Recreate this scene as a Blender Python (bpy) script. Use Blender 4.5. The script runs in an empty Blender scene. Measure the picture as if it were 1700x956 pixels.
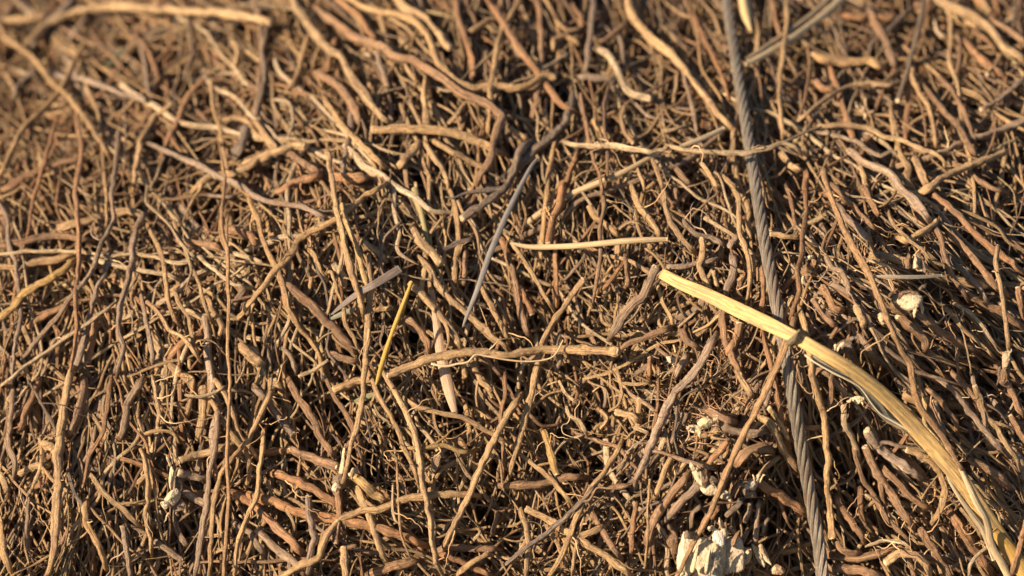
import bpy, math, random
import numpy as np
from mathutils import Vector

# ------------------------------------------------------------------ camera, sky, sun, exposure
SC = bpy.context.scene
COL = SC.collection
R = math.radians
W, H = 1700.0, 956.0
PITCH = R(27)
FOCUS = 1.62
LENS = 100.0
TARGET = np.array([0.0, 0.0, 0.55])
RIGHT = np.array([1.0, 0.0, 0.0])
UP = np.array([0.0, math.sin(PITCH), math.cos(PITCH)])
FWD = np.array([0.0, math.cos(PITCH), -math.sin(PITCH)])
EYE = TARGET - FWD * FOCUS
cam = bpy.data.cameras.new('camera')
cam.lens = LENS; cam.sensor_width = 36.0; cam.clip_start = 0.05; cam.clip_end = 4000
cam.dof.use_dof = True; cam.dof.focus_distance = FOCUS - 0.015; cam.dof.aperture_fstop = 3.9
cam.dof.aperture_blades = 9
camo = bpy.data.objects.new('camera', cam); COL.objects.link(camo)
camo.location = EYE.tolist(); camo.rotation_euler = (math.pi / 2 - PITCH, 0, 0)
SC.camera = camo

SUN_TO = Vector((-0.78, -0.47, 0.44)).normalized()
world = bpy.data.worlds.new('World'); SC.world = world; world.use_nodes = True
wn = world.node_tree
bg = wn.nodes['Background']
sky = wn.nodes.new('ShaderNodeTexSky'); sky.sky_type = 'NISHITA'; sky.sun_disc = False
elev = math.asin(SUN_TO.z)
sky.sun_elevation = elev
sky.sun_rotation = math.atan2(SUN_TO.x, SUN_TO.y)
wn.links.new(sky.outputs[0], bg.inputs[0]); bg.inputs[1].default_value = 0.05
sun = bpy.data.lights.new('sun', 'SUN'); sun.energy = 5.0; sun.angle = R(0.6); sun.color = (1.0, 0.77, 0.53)
suno = bpy.data.objects.new('sun', sun); COL.objects.link(suno)
suno.rotation_euler = (-SUN_TO).to_track_quat('-Z', 'Y').to_euler()
SC.view_settings.view_transform = 'Standard'; SC.view_settings.look = 'None'
SC.view_settings.gamma = 1.0; SC.view_settings.exposure = 0.92
SC.view_settings.use_curve_mapping = False
SC.cycles.max_bounces = 5; SC.cycles.diffuse_bounces = 3; SC.cycles.glossy_bounces = 2
SC.render.engine = 'CYCLES'

rng = np.random.default_rng(7)
rnd = random.Random(11)

# ------------------------------------------------------------------ where the face of the heap lies
PXM = 36.0 / LENS / W            # tangent per photo pixel

def relief(px, py):
    """distance from the camera plane to the face of the heap (metres)"""
    px = np.asarray(px, float); py = np.asarray(py, float)
    v = 1 - py / H
    d = 0.03 * v
    t = np.clip(v - 0.5, 0, 3)
    d = d + 0.56 * t ** 1.5
    d = d + 0.15 * np.clip((620 - px) / 620, 0, 3) * np.clip(v - 0.05, 0, 1.3)
    d = d + 0.012 * np.sin(px / 210.0 + 1.0) * np.cos(py / 170.0)
    d = d + 0.006 * np.sin(px / 77.0 + py / 91.0)
    d = d - 0.030 * np.exp(-(((px - 1470) / 190) ** 2 + ((py - 560) / 190) ** 2))
    d = d - 0.018 * np.exp(-(((px - 1180) / 180) ** 2 + ((py - 720) / 200) ** 2))
    d = d + 0.022 * np.exp(-(((px - 900) / 110) ** 2 + ((py - 500) / 120) ** 2))
    d = d + 0.30 * np.clip(-v - 0.1, 0, 3) * 0.1
    return FOCUS + d

def P(px, py, lift):
    """point at height `lift` (m) over the face of the heap, at real distance and size"""
    px = np.asarray(px, float); py = np.asarray(py, float)
    x = (px - W / 2) * PXM; y = (H / 2 - py) * PXM
    D = relief(px, py) - lift
    return EYE + D[..., None] * (FWD + x[..., None] * RIGHT + y[..., None] * UP)

PX = PXM * FOCUS                 # metres per photo pixel at the focus

# ------------------------------------------------------------------ materials
def newmat(name):
    m = bpy.data.materials.new(name); m.use_nodes = True
    nt = m.node_tree
    return m, nt, nt.nodes['Principled BSDF']

def N(nt, t, **kw):
    n = nt.nodes.new(t)
    for k, v in kw.items(): setattr(n, k, v)
    return n

def ramp(nt, src, stops):
    r = N(nt, 'ShaderNodeValToRGB')
    e = r.color_ramp.elements
    while len(e) < len(stops): e.new(0.5)
    for i, (p, c) in enumerate(stops):
        e[i].position = p; e[i].color = (c, c, c, 1) if not isinstance(c, tuple) else (*c, 1)
    nt.links.new(src, r.inputs[0])
    return r.outputs[0]

def noise(nt, vec, scale, detail=3, rough=0.55, stretch=None):
    if stretch:
        mp = N(nt, 'ShaderNodeMapping'); mp.inputs['Scale'].default_value = stretch
        nt.links.new(vec, mp.inputs[0]); vec = mp.outputs[0]
    n = N(nt, 'ShaderNodeTexNoise'); n.inputs['Scale'].default_value = scale
    n.inputs['Detail'].default_value = detail; n.inputs['Roughness'].default_value = rough
    nt.links.new(vec, n.inputs['Vector'])
    return n.outputs['Fac']

def mixc(nt, fac, a, b, mode='MIX'):
    m = N(nt, 'ShaderNodeMix', data_type='RGBA', blend_type=mode)
    if isinstance(fac, float): m.inputs[0].default_value = fac
    else: nt.links.new(fac, m.inputs[0])
    for s, i in ((a, 6), (b, 7)):
        if isinstance(s, tuple): m.inputs[i].default_value = (*s, 1)
        else: nt.links.new(s, m.inputs[i])
    return m.outputs[2]

def bark_material(name='root_bark', streak=1.0, dirt=0.4, peel=1.0, bump=1.0, rough=0.72):
    m, nt, b = newmat(name)
    at = N(nt, 'ShaderNodeAttribute', attribute_name='tint')
    rc = N(nt, 'ShaderNodeAttribute', attribute_name='rc')
    col, vec = at.outputs['Color'], rc.outputs['Vector']
    s1 = noise(nt, vec, 1.35, 5, 0.72, (1.25, 1.25, 0.26))     # long streaks
    s2 = noise(nt, vec, 1.1, 3, 0.5, (0.7, 0.7, 0.9))       # blotches
    s3 = noise(nt, vec, 3.6, 4, 0.75, (1, 1, 0.8))
    s4 = noise(nt, vec, 1.4, 3, 0.6, (0.5, 0.5, 2.6))       # cracks and rings across           # grain
    c = mixc(nt, 1.0, col, ramp(nt, s1, [(0.30, 1 - 0.72 * streak), (0.44, 0.92), (0.56, 1.05), (0.70, 1 + 0.45 * streak)]), 'MULTIPLY')
    c = mixc(nt, 1.0, c, ramp(nt, s3, [(0.32, 0.60), (0.66, 1.25)]), 'MULTIPLY')
    c = mixc(nt, 1.0, c, ramp(nt, s4, [(0.34, 1 - 0.45 * streak), (0.42, 1.0)]), 'MULTIPLY')
    df = ramp(nt, s2, [(0.34, dirt), (0.52, 0.0)])
    c = mixc(nt, df, c, (0.19, 0.135, 0.095))
    pf = noise(nt, vec, 1.7, 2, 0.5, (1.2, 1.2, 0.5))
    c = mixc(nt, ramp(nt, pf, [(0.62, 0.0), (0.67, 0.5 * peel)]), c, (0.60, 0.42, 0.24))
    nt.links.new(c, b.inputs['Base Color'])
    b.inputs['Roughness'].default_value = rough
    b.inputs['Specular IOR Level'].default_value = 0.35
    h = N(nt, 'ShaderNodeMath', operation='ADD')
    nt.links.new(s1, h.inputs[0])
    h2 = N(nt, 'ShaderNodeMath', operation='MULTIPLY'); h2.inputs[1].default_value = 0.45
    nt.links.new(s3, h2.inputs[0]); nt.links.new(h2.outputs[0], h.inputs[1])
    h3 = N(nt, 'ShaderNodeMath', operation='MULTIPLY_ADD'); h3.inputs[1].default_value = 0.35
    nt.links.new(s4, h3.inputs[0]); nt.links.new(h.outputs[0], h3.inputs[2]); h = h3
    bp = N(nt, 'ShaderNodeBump'); bp.inputs['Strength'].default_value = 0.9 * bump
    bp.inputs['Distance'].default_value = 0.0034
    nt.links.new(h.outputs[0], bp.inputs['Height']); nt.links.new(bp.outputs[0], b.inputs['Normal'])
    return m

M_BARK = bark_material()
M_FINE = bark_material('rootlet_bark', 0.5, 0.2, 0.3, 0.2)
M_STRAW = bark_material('straw_skin', 0.45, 0.12, 0.2, 0.35, 0.42)
M_REED = bark_material('reed_skin', 0.62, 0.50, 0.35, 0.40, 0.55)

def torn_material():
    m, nt, b = newmat('torn_wood')
    at = N(nt, 'ShaderNodeAttribute', attribute_name='tint')
    geo = N(nt, 'ShaderNodeNewGeometry')
    a = noise(nt, geo.outputs['Position'], 190, 5, 0.7, (1.0, 0.8, 0.6))
    f = noise(nt, geo.outputs['Position'], 700, 3, 0.7)
    c = mixc(nt, 1.0, at.outputs['Color'], ramp(nt, f, [(0.3, 0.7), (0.7, 1.12)]), 'MULTIPLY')
    c = mixc(nt, ramp(nt, a, [(0.53, 0.0), (0.66, 0.8)]), c, (0.34, 0.23, 0.13))
    nt.links.new(c, b.inputs['Base Color']); b.inputs['Roughness'].default_value = 0.85
    bp = N(nt, 'ShaderNodeBump'); bp.inputs['Strength'].default_value = 1.0; bp.inputs['Distance'].default_value = 0.0024
    nt.links.new(a, bp.inputs['Height']); nt.links.new(bp.outputs[0], b.inputs['Normal'])
    return m
M_TORN = torn_material()

def steel_material():
    m, nt, b = newmat('galvanised_wire')
    rc = N(nt, 'ShaderNodeAttribute', attribute_name='rc')
    vec = rc.outputs['Vector']
    sp = N(nt, 'ShaderNodeSeparateXYZ'); nt.links.new(vec, sp.inputs[0])
    # rc for the cable: x = angle around the strand, z = length; wires lie at a slant
    ad = N(nt, 'ShaderNodeMath', operation='MULTIPLY_ADD'); ad.inputs[1].default_value = 8.0
    nt.links.new(sp.outputs[0], ad.inputs[0])
    zz = N(nt, 'ShaderNodeMath', operation='MULTIPLY'); zz.inputs[1].default_value = 17.0
    nt.links.new(sp.outputs[2], zz.inputs[0]); nt.links.new(zz.outputs[0], ad.inputs[2])
    sn = N(nt, 'ShaderNodeMath', operation='SINE'); nt.links.new(ad.outputs[0], sn.inputs[0])
    ab = N(nt, 'ShaderNodeMath', operation='ABSOLUTE'); nt.links.new(sn.outputs[0], ab.inputs[0])
    n1 = noise(nt, vec, 1.6, 5, 0.7); n2 = noise(nt, vec, 22.0, 3, 0.7)
    c = ramp(nt, n1, [(0.34, (0.15, 0.115, 0.08)), (0.48, (0.34, 0.30, 0.245)), (0.66, (0.55, 0.50, 0.42))])
    c = mixc(nt, 1.0, c, ramp(nt, n2, [(0.3, 0.6), (0.7, 1.2)]), 'MULTIPLY')
    n3 = noise(nt, vec, 0.7, 4, 0.7)
    c = mixc(nt, ramp(nt, n3, [(0.52, 0.0), (0.62, 0.7)]), c, (0.27, 0.17, 0.10))
    c = mixc(nt, 1.0, c, ramp(nt, ab.outputs[0], [(0.0, 0.55), (0.35, 1.0)]), 'MULTIPLY')
    nt.links.new(c, b.inputs['Base Color'])
    b.inputs['Metallic'].default_value = 0.25; b.inputs['Roughness'].default_value = 0.48
    bp = N(nt, 'ShaderNodeBump'); bp.inputs['Strength'].default_value = 0.7; bp.inputs['Distance'].default_value = 0.0006
    nt.links.new(ab.outputs[0], bp.inputs['Height']); nt.links.new(bp.outputs[0], b.inputs['Normal'])
    return m
M_STEEL = steel_material()

def soil_and_gap_material():  # soil for the ground; its dark tone also stands for shaded gaps in the heap
    m, nt, b = newmat('soil_and_gap_shade')
    geo = N(nt, 'ShaderNodeNewGeometry')
    a = noise(nt, geo.outputs['Position'], 60, 5, 0.7)
    f = noise(nt, geo.outputs['Position'], 900, 3, 0.7)
    c = ramp(nt, a, [(0.3, (0.025, 0.016, 0.010)), (0.6, (0.07, 0.043, 0.026)), (0.8, (0.12, 0.08, 0.05))])
    c = mixc(nt, 1.0, c, ramp(nt, f, [(0.3, 0.6), (0.7, 1.3)]), 'MULTIPLY')
    nt.links.new(c, b.inputs['Base Color']); b.inputs['Roughness'].default_value = 0.95
    bp = N(nt, 'ShaderNodeBump'); bp.inputs['Distance'].default_value = 0.004
    nt.links.new(a, bp.inputs['Height']); nt.links.new(bp.outputs[0], b.inputs['Normal'])
    return m
M_SOIL_GAP = soil_and_gap_material()

TINT = {'t': (0.64, 0.43, 0.225), 'p': (0.70, 0.53, 0.33), 'b': (0.41, 0.25, 0.145), 'r': (0.49, 0.265, 0.135), 'n': (0.62, 0.37, 0.18),
        'g': (0.42, 0.31, 0.225), 'd': (0.25, 0.20, 0.16), 'o': (0.58, 0.38, 0.15), 'w': (0.60, 0.50, 0.34),
        'y': (0.55, 0.345, 0.07), 's': (0.63, 0.435, 0.18), 'a': (0.27, 0.26, 0.25), 'v': (0.30, 0.32, 0.17)}

# ------------------------------------------------------------------ mesh builders
WPOS = {}
class MB:
    def __init__(s): s.v = []; s.q = []; s.t = []; s.tint = []; s.rc = []; s.n = 0
    def add(s, v, quads, tris, tint, rc):
        s.v.append(v)
        if len(quads): s.q.append(np.asarray(quads) + s.n)
        if len(tris): s.t.append(np.asarray(tris) + s.n)
        s.tint.append(tint); s.rc.append(rc); s.n += len(v)
    def build(s, name, mat, parent=None, origin=None, smooth=True):
        v = np.concatenate(s.v).astype(np.float32)
        o = np.array(origin if origin is not None else v.mean(0), dtype=np.float32)
        me = bpy.data.meshes.new(name)
        q = np.concatenate(s.q) if s.q else np.zeros((0, 4), int)
        t = np.concatenate(s.t) if s.t else np.zeros((0, 3), int)
        me.vertices.add(len(v)); me.vertices.foreach_set('co', (v - o).ravel())
        me.loops.add(len(q) * 4 + len(t) * 3); me.polygons.add(len(q) + len(t))
        me.loops.foreach_set('vertex_index', np.concatenate([q.ravel(), t.ravel()]).astype(np.int32))
        st = np.concatenate([np.arange(len(q)) * 4, len(q) * 4 + np.arange(len(t)) * 3]).astype(np.int32)
        me.polygons.foreach_set('loop_start', st)
        me.update(calc_edges=True); me.validate()
        if smooth: me.polygons.foreach_set('use_smooth', np.ones(len(q) + len(t), bool))
        a = me.attributes.new('tint', 'FLOAT_COLOR', 'POINT')
        c = np.concatenate(s.tint); a.data.foreach_set('color', np.c_[c, np.ones(len(c))].astype(np.float32).ravel())
        a = me.attributes.new('rc', 'FLOAT_VECTOR', 'POINT')
        a.data.foreach_set('vector', np.concatenate(s.rc).astype(np.float32).ravel())
        me.materials.append(mat)
        ob = bpy.data.objects.new(name, me); COL.objects.link(ob)
        if parent is not None:
            ob.parent = parent
            ob.location = [float(a - b) for a, b in zip(o, WPOS.get(parent.name, parent.location))]
            WPOS[ob.name] = tuple(float(a) for a in o)
        else: ob.location = o.tolist()
        return ob

def smooth_noise(n, k, amp, g=rng):
    """n samples of smooth noise with k knots"""
    k = max(2, int(k))
    kn = g.normal(0, amp, k + 3)
    x = np.linspace(0, k, n) ; i = np.clip(x.astype(int), 0, k - 1); f = x - i
    a, b, c, d = kn[np.clip(i - 1, 0, k + 2)], kn[i], kn[i + 1], kn[i + 2]
    return b + 0.5 * f * (c - a + f * (2 * a - 5 * b + 4 * c - d + f * (3 * (b - c) + d - a)))

def frame(pts):
    t = np.gradient(pts, axis=0); t /= np.linalg.norm(t, axis=1)[:, None] + 1e-12
    ref = -FWD + 0.0 * pts
    n1 = np.cross(t, ref); l = np.linalg.norm(n1, axis=1)[:, None]
    # keep stable where the root points at the viewer
    n1 = np.where(l < 0.15, n1 + 0.3 * RIGHT, n1)
    n1 = n1 - (n1 * t).sum(1)[:, None] * t
    n1 /= np.linalg.norm(n1, axis=1)[:, None] + 1e-12
    n2 = np.cross(t, n1)
    return t, n1, n2

def tube(mb, pts, rad, sides, tint, seed, rough=0.08, bury=False):
    g = np.random.default_rng(seed)
    n = len(pts)
    t, n1, n2 = frame(pts)
    ang = np.linspace(0, 2 * math.pi, sides, endpoint=False)
    s = np.r_[0, np.cumsum(np.linalg.norm(np.diff(pts, axis=0), axis=1))]
    ph = g.uniform(0, 6.28, 3); tw = g.uniform(-60, 60)
    A = ang[None, :]
    k = 1 + rough * np.sin(2 * A + ph[0] + s[:, None] * tw) + rough * 0.7 * np.sin(3 * A + ph[1] - s[:, None] * tw * 1.7)
    if sides >= 8:                                 # ridges and dents running along the bark
        m = max(3, n // 3); b = g.normal(0, 1, (m, sides)); xx = np.linspace(0, m - 1.001, n); ii = xx.astype(int); ff = (xx - ii)[:, None]
        k = k + rough * (0.75 * (b[ii] * (1 - ff) + b[ii + 1] * ff) + 0.3 * g.normal(0, 1, (n, sides)))
    r = rad[:, None] * k
    v = pts[:, None, :] + r[..., None] * (np.cos(A)[..., None] * n1[:, None, :] + np.sin(A)[..., None] * n2[:, None, :])
    i = np.arange(n - 1)[:, None] * sides; j = np.arange(sides)[None, :]; j2 = (j + 1) % sides
    q = np.stack([i + j, i + sides + j, i + sides + j2, i + j2], -1).reshape(-1, 4)
    V = v.reshape(-1, 3)
    # closed, slightly domed ends
    c0 = pts[0] - t[0] * rad[0] * 0.3; c1 = pts[-1] + t[-1] * rad[-1] * 0.3
    V = np.r_[V, [c0, c1]]
    a, b = n * sides, n * sides + 1
    jj = np.arange(sides); k2 = (jj + 1) % sides
    tr = np.r_[np.stack([np.full(sides, a), jj, k2], -1), np.stack([np.full(sides, b), (n - 1) * sides + k2, (n - 1) * sides + jj], -1)]
    off = g.uniform(0, 60, 3)
    kk = 1.0
    rc = np.stack([np.cos(A) * kk + 0 * r, np.sin(A) * kk + 0 * r, s[:, None] * 90 + 0 * r], -1).reshape(-1, 3)
    rc = np.r_[rc, [[0, 0, 0], [0, 0, s[-1] * 90]]] + off
    if tint.ndim == 1: tint = np.tile(tint, (n, 1))
    tc = np.repeat(tint, sides, axis=0); tc = np.r_[tc, [tint[0]], [tint[-1]]]
    mb.add(V, q, tr, tc, rc)
    return t, n1, n2, r

def catmull(pts, per):
    pts = np.asarray(pts, float)
    if len(pts) == 2: return np.stack([np.linspace(pts[0], pts[1], per + 1)], 0)[0]
    p = np.r_[[2 * pts[0] - pts[1]], pts, [2 * pts[-1] - pts[-2]]]
    out = []
    for i in range(1, len(p) - 2):
        f = np.linspace(0, 1, per, endpoint=False)[:, None]
        a, b, c, d = p[i - 1], p[i], p[i + 1], p[i + 2]
        out.append(b + 0.5 * f * (c - a + f * (2 * a - 5 * b + 4 * c - d + f * (3 * (b - c) + d - a))))
    out.append(p[-2][None]); return np.concatenate(out)

def tintvar(c, g, n, amt=0.16):
    base = np.array(TINT[c]) * (1 + g.normal(0, amt)) * (1 + g.normal(0, 0.035) * np.array([0.6, 0.0, -1.2]))
    other = np.array(TINT[{'t': 'b', 'b': 'r', 'r': 'b', 'g': 'b', 'p': 't', 'd': 'g', 'o': 't'}.get(c, c)])
    f = np.clip(smooth_noise(n, max(2, n // 8), 0.30, g), 0, 0.75)[:, None]
    return np.minimum(np.clip(base * (1 - f) + other * f, 0.01, 0.85), np.array([0.74, 0.57, 0.38]))

def tag(o, label=None, cat=None, group=None, kind=None):
    if label: o['label'] = label
    if cat: o['category'] = cat
    if group: o['group'] = group
    if kind: o['kind'] = kind
    return o

def empty(name, loc):
    o = bpy.data.objects.new(name, None); COL.objects.link(o)
    o.location = [float(a) for a in loc]; o.empty_display_size = 0.01
    return o

# ------------------------------------------------------------------ the ground, and a dark stand-in for the deeper heap
def ground():
    mb = MB(); s = 400.0
    v = np.array([[-s, -s, 0], [s, -s, 0], [s, s, 0], [-s, s, 0]], float)
    mb.add(v, [[0, 1, 2, 3]], [], np.tile((0.1, 0.07, 0.05), (4, 1)), v)
    tag(mb.build('ground', M_SOIL_GAP, origin=(0, 0, 0), smooth=False), kind='structure')
ground()

def heap_core():  # added sheet behind the roots; its dark colour stands for shade in the gaps
    xs = np.linspace(-1500, 3200, 220); ys = np.linspace(-1300, 2600, 200)
    X, Y = np.meshgrid(xs, ys)
    g = np.random.default_rng(3)
    lift = -0.090 + 0.010 * np.sin(X / 37 + np.sin(Y / 29) * 2) * np.sin(Y / 41) + g.normal(0, 0.003, X.shape)
    edge = np.clip((np.abs(X - 850) - 1500) / 850, 0, 1)
    lift = lift - 0.5 * edge ** 2
    V = P(X, Y, lift).reshape(-1, 3)
    nx, ny = len(xs), len(ys)
    i = (np.arange(ny - 1)[:, None] * nx + np.arange(nx - 1)[None, :]).reshape(-1)
    q = np.stack([i, i + nx, i + nx + 1, i + 1], -1)
    mb = MB(); mb.add(V, q, [], np.tile((0.1, 0.07, 0.05), (len(V), 1)), V)
    tag(mb.build('heap_core_stand_in', M_SOIL_GAP), kind='structure')
heap_core()

# ------------------------------------------------------------------ the mass of roots nobody could count
PITS = [(150, 420, 45), (60, 180, 50), (300, 130, 45), (450, 60, 40), (380, 330, 35), (250, 660, 40), (330, 900, 35), (860, 640, 40), (980, 770, 35), (500, 880, 40), (870, 230, 35), (960, 460, 45), (900, 530, 70), (555, 685, 45), (195, 575, 45), (480, 440, 45), (720, 140, 50), (1085, 230, 22), (530, 250, 45), (1400, 790, 60),
        (1300, 330, 45), (1350, 120, 45), (1530, 90, 55), (1560, 480, 50), (1010, 560, 35), (770, 700, 35), (620, 770, 40), (1460, 640, 30),
        (930, 720, 40), (1350, 760, 35), (1290, 850, 45), (40, 860, 50), (100, 350, 45), (600, 300, 35), (800, 60, 35), (1290, 600, 30),
        (1140, 640, 26), (690, 560, 30), (1480, 260, 40), (1650, 460, 40), (800, 880, 40), (560, 60, 30), (240, 330, 35), (1010, 340, 35),
        (1130, 130, 35), (400, 560, 30), (460, 730, 30), (700, 730, 36), (1440, 900, 45), (1620, 640, 30), (300, 250, 30), (1200, 640, 26)]
def pit(px, py):
    d = 0.0
    for x, y, r in PITS: d = d + 0.048 * np.exp(-(((px - x) ** 2 + (py - y) ** 2) / (r * r)))
    return d

def flow(px, py, g):
    """heading (radians, picture plane, y down) and spread by region"""
    if px > 1330 and py > 380:
        a = math.atan2(py - 250, (px - 1180)) ; a = 0.5 * a + 0.5 * R(50); sp = 0.22
        if g.random() < 0.15: sp = 1.3
        return a + g.normal(0, sp)
    if px < 480 and py > 520: return R(92) + g.normal(0, 0.34) if g.random() < 0.8 else g.uniform(0, math.pi)
    if px < 480 and py > 250: return R(165) + g.normal(0, 0.30) if g.random() < 0.45 else R(90) + g.normal(0, 0.5)
    if px < 480: return R(35) + g.normal(0, 0.5) if g.random() < 0.5 else R(130) + g.normal(0, 0.5)
    if 980 < px < 1330 and py > 480: return R(118) + g.normal(0, 0.45) if g.random() < 0.7 else g.uniform(0, math.pi)
    if px < 980 and py > 780: return R(25) + g.normal(0, 0.35) if g.random() < 0.5 else R(85) + g.normal(0, 0.5)
    if px > 1280 and py <= 380: return R(75) + g.normal(0, 0.6) if g.random() < 0.6 else R(25) + g.normal(0, 0.4)
    return R(72) + g.normal(0, 0.42) if g.random() < 0.7 else g.uniform(0, math.pi)

def pickcol(px, py, g):
    if px > 1000 and py > 400: w = dict(t=.20, b=.34, r=.05, g=.34, d=.04, p=.03)
    elif px < 520 and py < 330: w = dict(t=.20, b=.32, r=.18, g=.22, d=.05, p=.03)
    elif px < 500: w = dict(t=.36, b=.28, r=.14, g=.16, d=.02, p=.04)
    else: w = dict(t=.36, b=.24, r=.13, g=.20, d=.02, p=.05)
    return g.choice(list(w), p=np.array(list(w.values())) / sum(w.values()))

def wander(px, py, a, L, n, g, curl):
    """a root's run in photo pixels: slow bends, small wiggles and a few kinks"""
    da = smooth_noise(n, L / 130 + 2, curl, g)
    kn = np.cumsum(g.uniform(8, 44, int(L / 8) + 3)); idx = np.searchsorted(kn, np.linspace(0, L, n))
    da = da + g.normal(0, curl * 1.25, len(kn) + 1)[idx]
    da = np.convolve(np.pad(da, 1, mode='edge'), [0.25, 0.5, 0.25], 'valid')
    ang = a + da - da.mean()
    st = L / (n - 1)
    x = np.cumsum(np.cos(ang)) * st; y = np.cumsum(np.sin(ang)) * st
    return px + x - x[n // 2], py + y - y[n // 2]

def bulk():
    g = np.random.default_rng(2024)
    mb = MB(); cnt = 0
    for k in range(9450):
        lo, hi, sc = -0.074, -0.020, 1.0
        if k < 5300: px, py = g.uniform(-160, 1860), g.uniform(-160, 1110)
        elif k < 5900: px, py = g.uniform(-900, 2600), g.uniform(-600, 1700)
        elif k < 6750: px, py = g.uniform(1340, 1860), g.uniform(500, 1100); lo, hi, sc = -0.036, 0.000, 1.25
        elif k < 7300: px, py = g.uniform(1000, 1330), g.uniform(500, 880); lo, hi, sc = -0.028, -0.001, 1.1
        elif k < 7750: px, py = g.uniform(-60, 470), g.uniform(480, 1060); lo, hi, sc = -0.022, 0.006, 0.9
        elif k < 8200: px, py = g.uniform(-60, 1760), g.uniform(-60, 520); lo, hi = -0.026, -0.006
        else: px, py = g.uniform(-60, 1760), g.uniform(-60, 1010); lo, hi, sc = -0.006, 0.011, 0.74
        if py < 360 and k < 8200:
            sc *= 1.38
            if g.random() < 0.22: continue
        if k < 5300 and g.random() < 0.16: continue
        lift = lo + (hi - lo) * g.random()
        w = np.clip(g.lognormal(math.log(6.3), 0.40), 2.4, 20) * sc
        L = g.uniform(170, 600) if not (px < 480 and py > 450) else g.uniform(200, 560)
        if k < 5900 and 1330 < px < 1620 and 380 < py < 620: L = g.uniform(70, 220)
        if k < 5300 and py < 380: sc *= 1.0; w *= 1.25; L *= 1.2
        if 980 < px < 1330 and py > 480: L = g.uniform(100, 300)
        if k >= 7300: L *= 1.3
        if k >= 8200: L = g.uniform(260, 700) if (px < 1000 or py < 380) else g.uniform(160, 420)
        n = int(max(8, L / 7.5))
        a = flow(px, py, g)
        curl = (0.16 if px < 480 else 0.22) if px < 1330 else 0.17
        x, y = wander(px, py, a, L, n, g, curl)
        z = lift + smooth_noise(n, L / 70 + 2, 0.0045, g) * (0.4 if k >= 8200 else 0.6 if k > 5900 else 1) + np.linspace(-1, 1, n) * g.normal(0, 0.004 if k > 5900 else 0.006)
        cap = hi + 0.003; pk = 1.0 if k < 5900 else 0.6 if k < 8200 else 0.15
        z = np.minimum(z, cap) - pit(x, y) * pk
        r = w * PX * 0.5 * (np.linspace(1, g.uniform(0.3, 0.9), n)) * (1 + smooth_noise(n, n / 4, 0.10, g) + g.normal(0, 0.05, n))
        r = np.clip(r, 0.0004, None)
        if g.random() < 0.6: r[-6:] *= np.array([0.95, 0.85, 0.7, 0.55, 0.4, 0.2])
        c = pickcol(px, py, g)
        if k >= 8200 and g.random() < 0.5: c = g.choice(['t', 'p', 't'])
        tube(mb, P(x, y, z), r, 7, tintvar(c, g, n), int(g.integers(1 << 30)), 0.13)
        if g.random() < 0.38:                                  # a fork
            i = int(g.integers(n // 6, n - 2)); m = int(g.integers(8, 22))
            h = math.atan2(y[i + 1] - y[i], x[i + 1] - x[i]) + g.choice([-1, 1]) * g.uniform(0.3, 0.9)
            fx, fy = wander(0, 0, h, m * 6.0, m, g, 0.22)
            fx += x[i] - fx[0]; fy += y[i] - fy[0]
            fz = z[i] + smooth_noise(m, 3, 0.003, g); fz += z[i] - fz[0] - (pit(fx, fy) - pit(x[i], y[i])) * pk
            tube(mb, P(fx, fy, np.minimum(fz, cap)), r[i] * np.linspace(0.75, 0.22, m) * (1 + g.normal(0, .05, m)), 6, tintvar(c, g, m), int(g.integers(1 << 30)), 0.12)
    tag(mb.build('root_tangle', M_BARK), 'dense tangle of dry brown roots filling the heap behind the separate roots', 'roots', kind='stuff')
bulk()

def fine_roots():
    g = np.random.default_rng(99)
    mb = MB()
    for k in range(4000):
        u = g.random()
        if u < 0.24: px, py = g.normal(1150, 130), g.normal(690, 140)
        elif u < 0.40: px, py = g.normal(1640, 45), g.normal(835, 50)
        elif u < 0.50: px, py = g.normal(1480, 110), g.normal(480, 70)
        else: px, py = g.uniform(-80, 1780), g.uniform(60, 1060)
        if py < 360 and px < 900: continue
        L = g.uniform(20, 100); n = int(max(6, L / 5))
        x, y = wander(px, py, g.uniform(0, 6.28), L, n, g, 0.55)
        z = g.uniform(-0.024, 0.004) + smooth_noise(n, 3, 0.004, g) - 0.5 * pit(x, y)
        w = g.uniform(0.8, 2.1) if g.random() < 0.8 else g.uniform(2.8, 4.2)
        r = w * PX * 0.5 * np.linspace(1, 0.35, n)
        tube(mb, P(x, y, z), r, 4, tintvar(g.choice(['t', 'b', 'g', 'b']), g, n), int(g.integers(1 << 30)), 0.05)
    tag(mb.build('rootlet_fuzz', M_FINE), 'fine hairlike rootlets and fibres scattered all through the heap', 'rootlets', kind='stuff')
fine_roots()

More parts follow.
